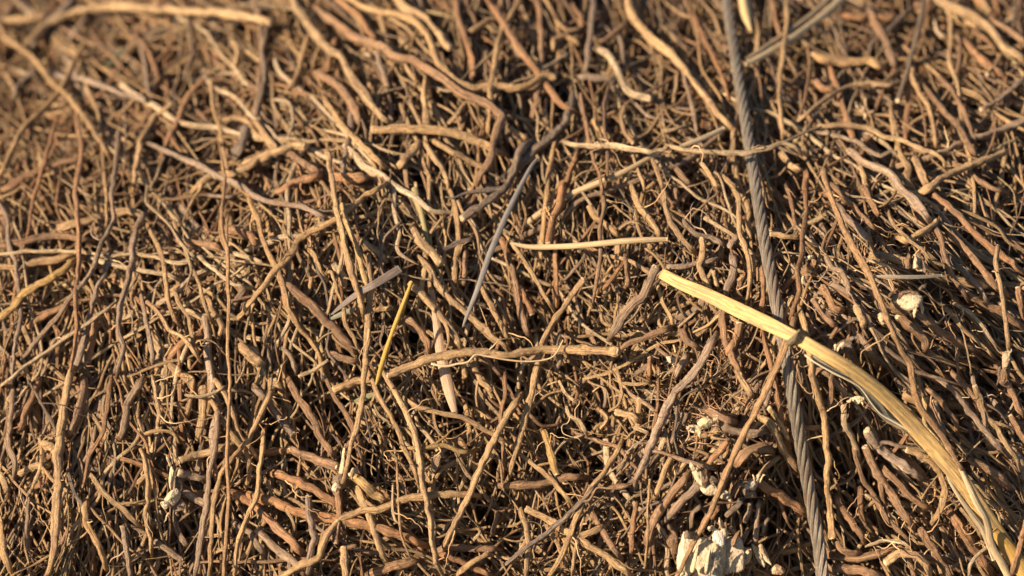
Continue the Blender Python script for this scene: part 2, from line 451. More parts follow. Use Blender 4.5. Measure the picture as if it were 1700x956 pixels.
def crumbs():
    g = np.random.default_rng(5)
    mb = MB()
    for k in range(3200):
        px, py = g.uniform(-60, 1760), g.uniform(-40, 1000)
        if g.random() < 0.4: px, py = g.normal(1250, 200), g.normal(720, 160)
        n = 4; L = g.uniform(2, 7); a = g.uniform(0, 6.28); u = np.linspace(0, 1, n)
        z = np.full(n, g.uniform(-0.045, 0.0)) - 0.6 * pit(px, py)
        r = g.uniform(0.8, 2.2) * PX * np.array([0.5, 1, 0.9, 0.3]) * (1 + g.normal(0, 0.2, n))
        tube(mb, P(px + u * L * math.cos(a), py + u * L * math.sin(a), z), r, 5, np.array(TINT[g.choice(['g', 'b', 'd', 't'])]), int(g.integers(1 << 30)), 0.3)
    tag(mb.build('bark_crumbs', M_FINE), 'crumbs of bark and soil caught among the roots', 'crumbs', kind='stuff')
crumbs()
TRACES = '''
A 42 t L10|-60,125 0,108 110,95 250,75|
A 42 t eL14|100,240 250,115 400,50 560,30 750,45 950,55 1120,65 1254,90 1345,112|long thick golden root arching across the top left corner
A 30 t L16|-40,60 0,135 40,200 110,245 190,315 250,400 330,470 380,530 440,610 500,700 560,800|kinked orange-tan root slanting down from the left edge below the golden arch
A 23 r L18|378,520 385,620 400,720 398,800 380,900 375,960 380,1006 390,1126 395,1256 385,1376 375,1486 380,1626 360,1776 340,1900|long thin reddish root hanging straight down from the kinked root at upper left
A 30 t cL15|420,215 365,310 330,390 290,460 220,540 130,620 80,700 40,790 -20,900|golden root with blunt tip rising from the left edge, crossing the kinked root
A 22 r L16|290,570 255,680 225,790 200,880 170,970 160,1026 145,1106 130,1200|
A 30 g eL12|240,345 310,385 420,395 520,430 600,465 720,495|
A 26 g cL17|590,660 580,760 570,860 555,960 560,1096 500,1206 480,1276 450,1356 340,1486 280,1576 200,1666 110,1780|
Z 7 n L24|364,233 368,265 373,291 372,320 368,360 370,388 378,417 378,460 380,511 378,578 382,628 380,690 377,760 380,831 372,936 368,990|tall upright stalk with shredded reddish husk near its thin top
A 24 g|660,150 700,230 720,330 730,420 740,500|
A 24 r|690,180 740,260 770,340 790,410|
A 24 g|935,60 940,150 955,250 930,340 910,400|
A 36 g c|420,100 380,150 350,190|
A 34 d|200,350 130,390 80,440 70,490|
A 24 t c|1048,390 1055,500 1065,570 1085,620 1110,690|
A 34 t|1090,600 1180,585 1240,610 1260,650 1314,700|
A 38 t L11|1314,750 1240,820 1150,860 1060,870 980,920 940,960|
A 34 b|0,960 100,890 220,830 340,800 440,790|
A 30 g L12|700,700 800,740 900,780 1000,830 1090,880 1200,920 1254,966 1330,1000 1434,1015 1514,1025 1584,1065 1650,1100|
A 30 r|1060,360 960,440 920,500 880,600 830,700 780,820|
A 30 t c|850,520 770,580 700,690 690,760 670,850 660,950|
A 60 d|360,0 300,70 230,140 140,240|
A 26 t|1150,200 1180,260 1160,340|
A 30 g|1285,0 1290,120 1300,220 1290,380 1265,560 1250,640|
A 20 p|820,760 790,830 770,890 730,950|
A 60 d|1225,640 1170,770|
B 44 t L12|180,-60 190,-20 230,60 290,140 330,200 380,250 430,275 470,340 500,400 540,450 590,520 640,580 700,620|thick golden root running down from the top edge, left of centre
B 40 b L14|300,30 350,70 420,120 480,175 560,205 640,235 700,275 790,300 880,350 950,400 1030,460 1110,490 1180,530 1230,580 1190,700 1180,780 1130,860 1100,930|
B 30 r|400,-20 500,60 560,130 600,190 660,260|
B 36 t eL12|430,-30 540,30 640,60 740,80 820,120 870,180 900,260 930,330 1000,400 1080,440 1180,430 1314,435 1404,400 1454,375 1494,385|
B 40 t cL12|600,645 700,635 820,640 940,650 1040,670 1130,710 1250,770|
B 34 t|880,690 1000,760 1100,810 1200,850|
B 32 t cL22|370,755 385,850 400,960 420,1056 450,1196 490,1356 530,1480 560,1600|straight tan root with a sawn top before the dark hollow left of centre
B 40 t|0,590 50,650 100,720 110,770|
B 48 t eL12|-60,830 0,800 60,770 140,740 200,725 255,730|
B 30 g|70,130 45,260 60,360 45,450 20,540 0,640|
B 34 r|1000,-20 1020,100 1060,220 1090,300 1085,410|
B 30 t L12|1330,0 1314,20 1250,120 1215,220 1195,340 1180,420 1175,500 1165,680|
B 32 r L11|1150,-20 1220,80 1280,180 1314,240 1394,340 1464,440 1534,520 1634,575|
B 46 t e|700,-20 760,40 850,90 910,160 970,240|
B 28 g e|640,200 620,260 640,350 665,420|
B 32 r|410,190 390,280 360,360|
B 30 t L12|350,480 400,560 460,640 530,710 600,780 670,840|
B 26 g|490,510 485,650 460,760 430,930|
B 34 t|860,380 850,470 860,580 850,690|
B 30 t|840,690 900,780 950,850 970,950|
B 26 t|1060,500 1020,560 960,620|
B 20 p L14|80,500 120,495 180,510 200,600 170,690|small pale looped root near the upper left grey knot
B 44 r|120,960 220,900 340,870|
B 44 r|400,880 470,885 560,880|
B 50 b|300,360 380,390 450,450 510,540 530,640|
B 36 b|150,740 240,800 340,860|
B 34 t|1230,90 1180,100 1120,130 1060,170|
B 36 t|720,830 800,740 830,700|
B 46 d eL14|1400,700 1330,740 1290,860 1230,950 1130,1020 1040,1085|
B 30 t|280,170 240,290 220,380 160,460|
C 48 t L9|590,-40 600,0 640,100 700,170 780,240 850,300 900,370 960,440 1020,520 1080,590 1160,660|thick frayed tan root slanting from the top edge to the steel cable
C 40 t|240,260 240,200 290,180 340,200 370,230|
C 38 p eL14|440,240 500,265 545,330 570,400 600,450 660,480 720,490|
C 40 b|160,-20 170,120 175,240 165,350 150,500 130,610|
C 36 g|440,-20 430,100 415,220 390,380|
C 20 r cL18|370,465 380,530 400,620 410,700 440,800 470,900 480,1000|
C 24 b L16|510,420 490,520 490,640 505,740 500,850 490,950|
C 34 p L28|280,700 340,720 430,725 520,720 600,735 700,750 780,745 800,725 880,740 960,750 1080,755 1180,760 1260,745 1314,735 1364,712 1400,718 1444,740 1494,775|long pale knobbly twig lying across the steel cable, forked at its right end
C 28 r|910,30 950,120 1000,220 1050,330 1090,420 1110,520|
C 30 g|880,350 900,450 930,560 945,670|
C 26 t|850,360 840,450 830,520|
C 24 t e|600,500 570,590 590,660 630,710|
C 22 t|620,740 650,830 680,900 690,960|
C 26 t L11|710,750 750,850 780,950|
C 30 b|780,780 850,850 920,930|
C 24 t|940,780 1000,850 1060,950|
C 26 t|1060,860 1150,940|
C 34 r|360,740 340,800 300,900 280,930 265,1010 235,1076|
C 28 t|250,660 230,760 210,860 200,970 185,1130 170,1280 160,1370|
C 30 t|0,620 60,660 110,690|
C 60 d L9|-20,900 60,830 150,740 220,680 300,600 340,440|
C 26 g|560,160 580,250 585,350|
C 34 b|600,110 540,160 490,200 440,210|
C 22 t|920,620 840,640 780,650|
C 30 t|250,100 300,150 380,140|
C 30 b|380,150 370,90 330,20|
C 40 t c|440,600 480,650 520,690|
C 40 g|350,380 450,385 550,400|
D 32 t L12|160,-40 140,0 140,100 120,260 100,400 110,560 120,700|pale tan root dropping from the top edge, crossing under the bent straw
D 56 t L12|850,-40 890,-5 960,40 1080,90 1160,160 1220,240 1290,280 1340,330|thick golden root sweeping into the top right corner
D 44 b|545,30 570,120 620,190 650,270 680,350|
D 34 d eL13|810,-30 810,30 800,120 770,220 740,340 710,430 690,500|
D 34 d|770,40 700,90 640,150 560,220 530,290|
D 44 t cL11|270,270 330,300 430,310 530,300 600,330 640,350|
D 28 t L13|170,620 240,560 330,490 430,430 540,410 640,425 720,395|
D 42 r|345,320 385,420 420,540 450,640 480,720|
D 36 r|740,380 740,520 730,640 720,730|
D 32 t cL13|760,340 765,390 790,450 840,530 865,620 880,740|
D 36 b L11|800,400 870,490 940,580 1000,640 1040,720 1090,790|
D 26 b|880,370 950,440 1010,540 1050,640 1080,730|
D 28 t L12|270,630 300,625 420,620 540,635 620,680 700,690 790,730 870,760 920,800 920,860|
D 26 g L11|270,655 380,670 480,700 540,740 600,775 660,750 710,800|
D 48 g cL15|450,745 520,800 600,835 660,870 700,930 760,985 820,1060 860,1110|dark speckled root with a white cut tip, right of the steel cable's upper half
D 46 t eL12|790,970 820,950 900,890 1000,840 1100,800 1215,755|
D 44 g|1350,590 1314,600 1220,640 1120,670 1020,700 940,740 820,790 660,830|
D 30 g e|1340,370 1314,390 1240,450 1180,500 1100,545|
D 30 b|980,150 1000,220 990,320 970,390|
D 50 r|1000,180 1100,290 1230,390|
D 30 p e|870,90 880,150 910,180|
D 48 r|270,400 320,440 380,450|
D 42 r|400,70 500,90 560,80 650,90 700,90|
D 38 t|655,500 660,580 680,670 700,760 740,830 740,900 780,960|
Z 12 n cL26|1367,283 1375,315 1387,347 1404,387 1424,424 1447,461 1461,497 1474,531 1491,571 1511,605 1518,650 1527,676 1552,708 1569,732 1590,768 1608,800|long straight orange stalk slanting past the white crown to the yellow reed
D 36 t|100,750 160,820 210,850|
D 30 r|230,840 235,880 220,960|
D 24 b e|240,200 250,330 230,480 200,580|
D 30 b|1060,150 1130,200 1180,260|
D 28 t c|1130,370 1170,330 1200,280|
D 30 b|920,800 1010,830 1080,890 1160,930 1240,960|
D 18 g|1290,-10 1280,20 1260,120 1240,200|
D 44 b|1140,90 1220,140 1340,220|
D 50 t c|780,790 800,860 840,920|
D 34 t|500,800 520,880 545,960|
D 34 b|60,-20 90,120 110,190|
E 26 p L14|-40,340 0,335 110,325 250,320 380,325 450,330 540,345 640,335 760,345 860,375 930,375 980,345 1040,390 1100,440 1160,485 1270,510|long pale root running level from the left edge under the upright roots
E 26 p L13|440,345 540,385 620,400 720,420 830,435 920,475|
E 42 o L15|-40,680 0,650 60,600 130,520 220,470 300,420 360,370 430,350|smooth yellow-gold root curving up from the left edge at mid height
E 26 p L20|-10,1000 60,945 140,880 230,820 340,740 430,680 510,620 590,560|straight pale root slanting up from the left edge to the blunt-topped upright root
E 38 g cL18|710,140 680,190 660,280 655,380 630,470 605,560 590,640 590,720 615,790 600,850 575,950|
E 40 b|-40,300 0,290 100,280 200,250 300,240 400,260 500,265|
E 44 t|250,210 330,190 430,170 520,140 620,120 700,130 740,170|
E 28 g L13|-20,50 0,80 40,170 45,280 80,380 90,500 105,640 80,760 65,900 60,1000|
E 18 p L18|730,-20 725,80 780,130 840,190 890,270 930,320 1000,400|
E 22 t cL17|860,170 900,270 940,370 990,490 1010,580 1060,690|
F 34 t L12|-50,-30 -14,70 26,160 46,260 110,390 150,490 170,600 250,720 320,820 360,950|
E 26 t L14|720,170 760,250 800,330 820,440 830,540 860,640 910,720|
F 36 t L13|680,-40 640,0 550,50 470,120 380,180 240,250 180,340 100,430 30,520 -50,620 -95,680|
E 22 t cL15|860,510 900,600 935,650 950,740 990,830|
E 26 t cL16|730,570 800,640 840,710 900,740 950,800 1000,880|
E 30 g L12|690,500 710,600 730,700 750,800 760,900|
E 16 r|490,540 530,620 550,710 545,790|
E 38 g L12|540,310 520,430 480,500 450,620 420,750 390,850 350,950|
E 36 b|480,600 460,750 430,900|
E 44 b|130,700 220,640 330,590|
E 24 g|-20,780 50,850 60,950|
E 28 p c|840,790 820,790 790,830 770,890|
E 28 t|920,790 940,880 950,950|
E 30 t|1020,540 1060,620 1100,690 1080,760|
E 24 r|890,790 890,950|
E 50 r|1140,210 1230,240 1280,290|
E 26 p|1150,330 1230,350 1314,385|
E 44 b|870,270 960,280 1050,290 1110,330|
E 22 g|1020,40 1100,50 1170,50|
E 60 t|1200,800 1260,850 1300,880|
F 30 t cL15|440,90 470,200 510,290 540,400 560,470 600,540|
Z 11 t L20|612,420 616,477 611,524 609,564 606,598 604,628 602,665 592,708 582,743 573,790 560,820|long upright root passing just left of the yellow grass blade
F 52 b L9|120,430 160,480 260,560 340,640 420,720 480,790 520,850|thick smooth reddish root slanting down left of the flat grey blade
F 26 t|60,540 160,600 240,640 320,680|
F 22 t L13|360,440 390,420 420,520 450,600 460,680 500,750 540,840|
F 40 t|530,260 600,310 670,370|
F 42 t cL13|780,480 840,540 900,600 960,680 1010,760 1050,830|
F 40 t L13|810,340 870,400 930,510 1000,570 1060,630 1130,690 1210,760 1290,830|
F 46 t eL12|790,200 830,270 880,320 930,380|
F 32 t|950,-20 970,0 995,70 1010,130 1020,250 1010,350 1000,430 1020,520|
F 34 b|1050,300 1050,400 1045,500|
F 38 t L11|1130,500 1180,590 1240,700 1270,790|
F 40 r|1230,250 1270,370 1300,480|
Z 8 t L20|835,384 863,420 884,454 904,491 924,524|thin straight pale root just right of the narrow grey blade
Z 16 t ceL24|645,622 675,611 708,598 741,590 775,585 815,586 840,590 873,584 907,581 940,580 974,581 1026,583|bare tan root lying level near the centre, sawn off at both ends
F 40 b|350,820 450,850 540,870|
F 24 p ceL14|230,940 300,910 370,860|
F 28 t|600,610 690,600|
F 34 g|120,780 180,830 220,930|
F 50 p|-10,800 20,850 60,950|
F 22 g|90,590 70,720 60,760 80,830 90,950|
F 30 t|1040,850 1050,950|
F 40 t e|1080,860 1130,956 1180,1010|
F 44 b|750,640 820,700 860,760 880,830|
F 26 t|260,290 310,350 340,430 380,470|
F 18 t|870,250 900,200 970,130|
F 36 d c|920,330 990,290 1100,250|
F 40 p|400,380 440,440 450,500|
F 14 p|1140,470 1200,560 1250,640 1280,700|
G 40 r eL14|290,-40 280,0 270,80 235,150 220,220 210,280|
G 28 r|240,230 245,350 250,480 255,600|
G 36 b|0,350 40,440 60,560 90,680 120,760|
G 34 r e|60,480 100,560 130,630|
Z 12 t cL18|969,464 944,498 920,534 900,571 890,620 876,680 862,730 842,800|split-ended tan root sticking up behind the bare level root's right half
G 24 b L15|470,-20 490,100 465,210 470,330 455,440 440,520 430,600|
G 38 t cL12|410,100 440,150 500,190 570,250|
G 34 t|620,-20 650,80 700,140 740,200 770,260|
G 32 t L14|780,-20 790,90 810,160 850,230 900,290 950,340|
G 28 b|840,0 840,80|
G 28 g L12|860,150 930,230 1010,250 1100,300|
G 32 t L15|1110,-20 1150,50 1155,130 1155,220 1185,300 1205,380 1210,460 1200,540 1190,600|
G 20 t c|1225,340 1230,420 1210,480|
G 48 g cL17|740,400 710,480 670,550 600,610 550,680 500,770|
G 26 t c|750,480 780,580 820,650 830,700|
G 34 t c|970,260 980,320 960,400 990,470 1030,530|
G 36 g L11|780,385 820,400 920,390 1000,370 1060,350|
G 34 b L13|830,690 760,720 680,750 600,780 560,820|
G 14 p|850,700 920,640 950,610|
G 40 b L13|1070,540 1070,620 1080,740 1120,840 1180,950|
G 44 b c|1160,680 1140,760 1100,830|
G 46 g L14|1050,720 1040,740 980,850 930,930 850,1010 795,1100 750,1200 715,1300 680,1380 650,1440 640,1500|long speckled grey-brown root slanting down left through the fine rootlets
G 40 g|1120,330 1130,400 1100,500 1090,550|
G 40 g|900,820 870,880 840,950|
G 24 t|470,620 480,670 540,700|
G 30 g|270,700 250,800 270,860 240,920|
G 26 b|590,330 600,420 610,500|
G 28 r|600,360 530,450 460,530|
G 16 g|400,310 380,360 320,430 270,480|
G 18 t|560,560 540,640 540,700|
G 14 p|550,230 570,200 620,175 660,185 690,230|
G 30 r c|715,850 710,950|
G 44 b|860,700 900,770 950,800|
G 26 p c|1030,420 1040,470 1050,500|
G 30 g|1150,240 1100,300|
G 30 r|1270,380 1270,420 1280,520 1270,620|
H 34 r L22|245,-60 230,0 235,130 215,250 215,330 190,420 200,520 165,620 150,700|smooth reddish-grey root beside the steel cable, dipping under the yellow reed
H 28 b|130,-20 160,60 175,150 190,220|
H 32 t cL13|60,235 130,245 210,250|
H 38 g cL14|335,350 360,400 410,420 440,480 450,560|
H 34 t cL20|1185,295 1175,380 1195,470 1210,560 1220,660 1235,770 1240,840|upright tan root with a square cut top near the right edge
H 30 b L14|860,180 900,250 920,340 950,420 1000,500 1050,580|
H 46 t cL12|880,170 870,190 800,230 740,270 680,250|
H 22 t L16|640,110 655,160 680,200 740,260 800,310 850,370 890,410|
H 20 p c|930,105 900,150|
H 46 r L10|830,0 860,30 930,90 1000,150 1060,220 1140,290 1220,350 1340,440|
H 60 b L9|920,200 950,230 1020,310 1100,400 1170,490 1250,560|
H 44 d L10|930,340 1010,420 1090,500 1150,590|
H 44 b L10|1000,510 1100,570 1200,620 1340,720|
H 50 g L9|370,70 440,160 520,230 550,280|
H 38 b L10|350,-20 370,0 440,70 520,150 590,230|
H 40 b|520,-20 520,0 560,90 600,150|
H 20 p L14|530,360 590,375 640,400 700,480|
H 22 p L15|950,570 1040,620 1100,680 1140,740 1200,820|
H 22 t L13|900,580 960,640 1010,700 1090,770 1180,860|
H 10 p L17|960,590 1000,690 1030,800 1060,950|
H 40 r c|1285,500 1300,600 1320,680|
H 44 b c|320,500 370,600 420,610|
H 44 b c|270,560 320,640 380,690|
H 44 t c|480,590 520,690|
Z 13 t eL16|1326,500 1334,540 1345,590 1348,620 1358,659 1369,690 1372,736 1376,768 1372,803 1378,845 1381,892|knobbly tan root hanging below the reed, blunt pale end pointing down
Z 12 n L23|1322,520 1312,552 1298,590 1275,640 1250,690 1225,740 1200,800 1180,850 1150,905 1115,975|long smooth orange root slanting from the steel cable down over the white stump
Z 12 r|1265,545 1283,620 1290,660 1305,740 1322,790|
H 60 b L9|760,600 800,640 900,720 1000,780 1100,820|
H 54 b c|690,640 760,700 820,760 830,830|
L 36 b|350,-20 340,100 330,180|
L 34 p cL13|400,150 400,230 440,300 480,420|
L 28 b L13|430,300 460,400 490,500 540,570 600,680 700,780 750,830|
L 50 b cL11|500,350 560,480 620,560 680,660 740,740|
L 50 b L11|560,420 660,520 740,600 830,650|
L 60 g cL9|510,270 580,360 680,430 780,500|
L 42 t cL15|700,360 780,390 840,450 880,540 870,620 810,720|hooked tan root below the reed, curving back left to its blunt end
L 56 r L13|-40,500 0,520 90,570 170,620 240,680|
L 56 b|300,850 380,870 480,870 600,840 700,830|
L 40 b c|360,800 400,840 480,850|
L 54 t cL14|600,900 660,850 740,860 790,900 810,960|
L 60 b|340,920 480,930 600,970|
L 30 b|480,520 480,640 500,720 550,770|
L 26 t e|590,570 520,620 460,670|
L 40 b|350,560 420,680 490,780 500,810|
L 34 t cL14|1020,60 1050,140 1080,210 1130,260 1160,330 1220,400 1240,480|
L 38 b cL12|1190,200 1240,290 1290,370|
L 40 g cL12|830,130 850,230 880,300|
L 30 b|780,60 860,130 930,230 940,290|
L 50 b L10|970,390 1060,440 1140,490 1200,550|
L 36 g|830,20 920,80 980,160 1040,240 1120,330 1190,400|
L 42 b|900,-20 1000,90 1100,180|
L 42 b|1130,30 1180,60 1220,160 1260,210|
L 52 r L11|890,640 960,740 1020,830 1100,960|
L 44 b L10|750,720 780,760 850,880 920,980|
L 36 r cL20|1262,700 1240,790 1220,860 1185,975|
L 20 t|940,620 1020,720 1060,790|
L 16 p L19|1110,795 1040,850 1000,900 990,975|
L 18 p L14|500,820 580,790 680,800 740,850|
L 44 t|0,200 60,240 110,350 160,430 200,480|
L 30 t c|50,160 110,250 150,330|
L 36 t|190,260 290,250|
L 22 r e|630,380 700,290|
L 26 g L14|1000,-20 1020,60 1060,180 1070,290|
L 30 t|0,480 40,440 100,390|
I 50 t L16|345,-60 330,0 310,130 290,250 275,400 280,520 265,650 260,780 240,900 220,980|thickest upright tan root in the lower left, running off the bottom edge
I 44 b L12|400,0 390,120 350,230 310,330|
I 28 b L12|530,0 510,140 490,270 450,340 420,400 400,500 370,600|
I 34 t L15|415,460 490,560 580,640 680,740|
I 30 g L11|60,60 50,200 40,330 70,420 60,520|
I 34 r L10|200,0 150,120 110,220 90,290|
I 24 r|850,0 850,150 860,300|
I 34 g L18|1030,130 1025,300 990,460 980,600 950,780 920,970|
I 28 t L20|1300,60 1252,150 1180,300 1100,400 1040,480 1010,620 1000,760 985,970|
I 30 t L19|1252,250 1240,340 1225,460 1210,590 1150,720 1120,820 1105,970|
I 30 t L14|990,0 1060,90 1100,180 1120,270 1200,380 1252,430|
I 30 t L16|980,90 1030,180 1080,270 1160,370 1180,450 1160,560|
I 42 t cL12|850,410 950,380 1060,350 1130,360|
I 50 g cL11|840,470 900,480 970,500|
I 50 g cL10|850,550 900,580 1000,640|
I 34 g|820,670 840,750 890,820|
I 30 t L14|655,340 690,430 700,560 690,680 710,780 720,880|
I 36 g eL13|620,970 600,850 580,720|
I 34 t L12|400,570 410,700 470,820 510,940|
I 22 d L13|320,440 350,560 390,620 400,700|
I 36 g L11|690,10 640,80 600,150 590,230 560,330|
I 22 t L13|720,10 740,120 750,180 745,260|
I 24 g|340,340 380,430 385,520|
I 30 t|0,470 30,560|
I 36 t L14|0,690 20,860 60,950|
I 12 d L18|125,20 190,130 250,240 280,340|
I 50 t|200,330 250,350 280,400|
I 28 g|140,540 130,700 130,860|
I 30 t|730,450 690,480 650,520|
I 30 g e|720,790 800,840 860,880|
I 18 t L13|670,290 740,270 820,280 850,340|
I 14 p L16|870,100 940,110 1000,95 1080,50|
I 40 r L11|1050,540 1150,590 1252,650|
I 40 g L10|1100,700 1180,760 1252,860|
I 20 g|540,390 515,540|
I 34 t|80,480 150,440 250,430|
I 26 t|800,0 910,20 900,130 880,210|
I 40 t|960,40 950,230 930,330|
J 44 r e|-40,370 60,370 180,365|
J 48 b eL12|170,350 200,370 250,390 330,420 400,440|
J 46 r L11|65,460 160,490 270,540 350,590 430,640|
J 42 r L12|-40,590 10,630 80,700 170,780 250,870|
J 46 r L13|-60,550 0,580 100,600 200,650 300,670 400,690 500,710 620,740 740,780 840,820|long reddish root with a pale scraped patch, sloping under the winding root
J 42 t L16|100,985 130,960 240,900 310,870 350,760 410,690 500,650 600,640 700,600 800,580 900,570 1000,570 1080,580|thick winding tan root curling up from the bottom edge then running level right
J 30 t L15|540,-20 590,100 650,200 690,280 720,370 760,450 790,540|
J 34 t L20|600,-40 620,0 680,100 730,200 770,300 790,400 800,500 820,600 840,700 845,800 870,900 910,975|long smooth S-curved root descending right of the yellow blade to the bottom edge
J 26 t L17|690,100 780,160 900,190 1000,210 1100,270 1252,350|
J 38 t L21|1270,90 1252,120 1190,220 1130,330 1070,460 1010,600 950,720 880,850|straight tan root slanting over the winding root, right of the S-curved root
J 46 t|960,300 1010,390 1060,470|
J 34 t|1000,130 1020,250 1025,350|
J 36 t|100,0 130,80 170,150 180,200 220,220|
J 38 b L12|150,0 210,110 280,210 310,290 370,370 400,410|
J 46 g eL11|0,60 40,100 80,150 120,200 190,290|
J 30 b|340,0 370,80 420,160 460,230 520,350|
J 26 t L15|90,0 70,100 30,190 0,260|
J 36 t L13|470,500 520,600 560,700 600,820 640,900|
J 34 b eL13|440,480 400,560 410,650 400,700 390,800|
J 42 o L14|460,480 520,520 570,570 640,610|
J 34 g cL18|260,580 270,700 290,780 270,860 255,970|
J 38 t cL17|430,825 440,975|
J 44 g cL11|20,740 100,820 200,900 260,960|
J 18 t L15|50,470 90,570 130,610 180,680 210,770|
J 50 b|540,956 640,920 740,890 820,850|
J 38 b|850,840 950,820 1080,830 1180,830|
J 40 r L12|880,850 960,880 1050,920 1140,960|
J 32 t cL14|1110,850 1030,900 950,960|
J 12 t L17|680,400 685,550 690,650 700,760 740,860 800,890|
J 14 p L16|660,510 660,650 680,700 740,720|
J 24 o L17|700,350 800,355 900,340 980,370 1060,370|
J 50 t cL10|380,80 460,50 540,30 600,20|
J 14 p L15|560,130 600,200 660,240|
J 22 b L14|1190,-20 1190,100 1170,200 1180,350 1190,500|
J 30 t e|1060,0 1110,60 1130,110|
J 14 p|1030,800 1080,740|
J 38 g|850,460 880,380 920,340|
J 30 b|1130,760 1160,650|
K 54 b L11|-40,530 0,530 100,525 200,515 300,490 390,490|thick brown level root at the bottom centre, partly behind leaning tan roots
K 28 b L12|390,560 500,540 600,525|
K 34 t L14|-20,320 0,330 80,390 180,470 240,530 290,590 330,640|
K 46 o eL15|170,260 200,350 240,480|
K 36 t c|630,120 625,200 620,290|
K 36 t L13|800,370 760,440 730,520 700,600|
K 52 b L12|880,450 800,550 730,640 680,740 670,830|
K 52 g L10|960,470 880,560 800,640 740,710|
K 46 t cL13|100,640 180,680 280,740 370,800 470,860 560,930 610,980|
K 38 t L17|200,970 270,850 310,740 360,620 400,540 460,470 530,360 560,280|
K 24 g L20|-20,910 0,900 100,820 210,740 280,680 370,590 450,490|
K 44 b L11|390,620 430,700 490,800 550,880|
K 20 t L15|310,970 330,820 380,640|
K 14 t cL18|680,500 670,640 670,760 655,935|
K 26 r|620,600 600,700 590,880|
K 50 g L13|1000,220 1070,270 1150,280 1250,270|
K 58 b L11|1080,440 1140,370 1200,350 1270,370|
K 44 b L13|940,170 1020,210 1080,235|
K 42 t cL14|520,180 580,190 630,230|
K 16 p L16|600,250 680,285|
K 20 g L17|660,360 740,375 840,410 940,440 1000,460|
K 22 p L15|280,140 300,200 350,230 390,300|
K 16 p L16|240,20 280,90 350,150|
K 26 t|430,160 480,210 430,280|
K 14 t|540,50 550,100 530,150 480,180|
K 14 t|540,45 620,50 690,40|
K 38 t|60,620 100,730 105,830 95,970|
K 20 t|180,700 240,800 290,920|
K 40 t|330,780 420,740 470,720|
K 20 b|720,10 715,150 690,300|
K 40 t L12|1090,-20 1110,20 1160,110|
K 34 g|1252,60 1220,160|
K 44 r|940,440 1020,360 1060,300|
M 90 d L10|950,60 850,160 740,260|
M 80 g L12|1020,80 1010,200 960,330|
M 96 g L14|1140,60 1110,250 1090,430 1080,620|
M 60 t cL14|800,390 870,500 920,620|
M 60 g|1000,400 950,520 900,640|
M 60 g|1240,270 1180,380 1160,460|
M 60 g|470,130 360,210 330,300 340,400|
M 70 r|660,150 570,290|
'''
CROPS = {'A': (0, 0, 1), 'B': (420, 0, 1), 'C': (840, 0, 1), 'D': (1260, 0, 1), 'E': (0, 310, 1), 'F': (420, 310, 1), 'G': (840, 310, 1),
         'H': (1260, 310, 1), 'I': (0, 620, 2), 'J': (420, 620, 2), 'K': (840, 620, 2), 'L': (1260, 620, 2), 'Z': (0, 0, 0), 'M': (1100, 820, 3)}
SCL = {0: 1.0, 1: 440 / 1314, 2: 440 / 1252, 3: 240 / 1687}

# things one can find in the heap, used to say where a root lies
MARKS = [((1212, 60), 'upper steel cable'), ((1262, 370), 'middle of the steel cable'), ((1322, 720), "steel cable's lower half"),
         ((1352, 900), 'foot of the steel cable'), ((1115, 462), "reed's cut end"), ((1250, 525), "reed's upper stretch"), ((1322, 562), "reed's joint"),
         ((1450, 645), "reed's white-edged fold"), ((1560, 755), "reed's lower bend"), ((1655, 890), "reed's frayed foot"),
         ((700, 605), 'sawn level root, blunt end'), ((950, 585), 'sawn level root, far end'), ((655, 550), 'yellow grass blade'),
         ((825, 400), 'narrow grey blade'), ((605, 487), 'short brown-grey blade'), ((1150, 247), 'pale forked twig'), ((700, 350), 'green-yellow stem'),
         ((372, 300), 'husked tall stalk'), ((380, 590), "husked stalk's lower part"), ((950, 405), 'pale straw'), ((1510, 498), 'round white crown'),
         ((1167, 705), 'small cream lump'), ((1187, 805), 'torn white shard'), ((1190, 900), 'big torn white stump'),
         ((288, 820), 'white torn crown at left'), ((200, 22), 'golden arching root'), ((60, 490), 'yellow-gold root'), ((160, 420), 'long pale level root'),
         ((650, 850), 'winding tan root'), ((715, 820), 'S-curved root'), ((1645, 840), 'fuzzy rootlet clump'), ((560, 795), 'knotted crown'),
         ((1320, 55), 'bent double straw'), ((1440, 280), 'white-tipped speckled root'), ((1650, 70), 'golden corner root'),
         ((1665, 500), 'square-cut upright root'), ((480, 190), 'looped root'), ((550, 330), 'sawn-topped root'), ((1410, 400), 'long orange stalk'),
         ((100, 560), 'straight pale slanting root'), ((105, 800), 'thickest upright root'), ((830, 780), 'straight slanting root'),
         ((640, 60), 'top edge, left of centre'), ((960, 60), 'top edge, right of centre'), ((1120, 870), 'foot of the orange root'),
         ((1115, 598), 'cream nodule'), ((230, 180), 'blunt root crossing at upper left'), ((60, 260), 'left edge, upper part'),
         ((30, 660), 'left edge, lower part'), ((940, 840), 'bottom edge, centre'), ((430, 880), 'bottom edge, left of centre'),
         ((210, 900), 'bottom left corner'), ((1480, 900), 'bottom edge, right of the cable'), ((1560, 300), 'hollow at upper right')]
CW = {'t': 'tan', 'p': 'pale cream', 'b': 'brown', 'r': 'reddish', 'g': 'grey-brown', 'd': 'dark grey', 'o': 'golden', 'n': 'orange-tan'}

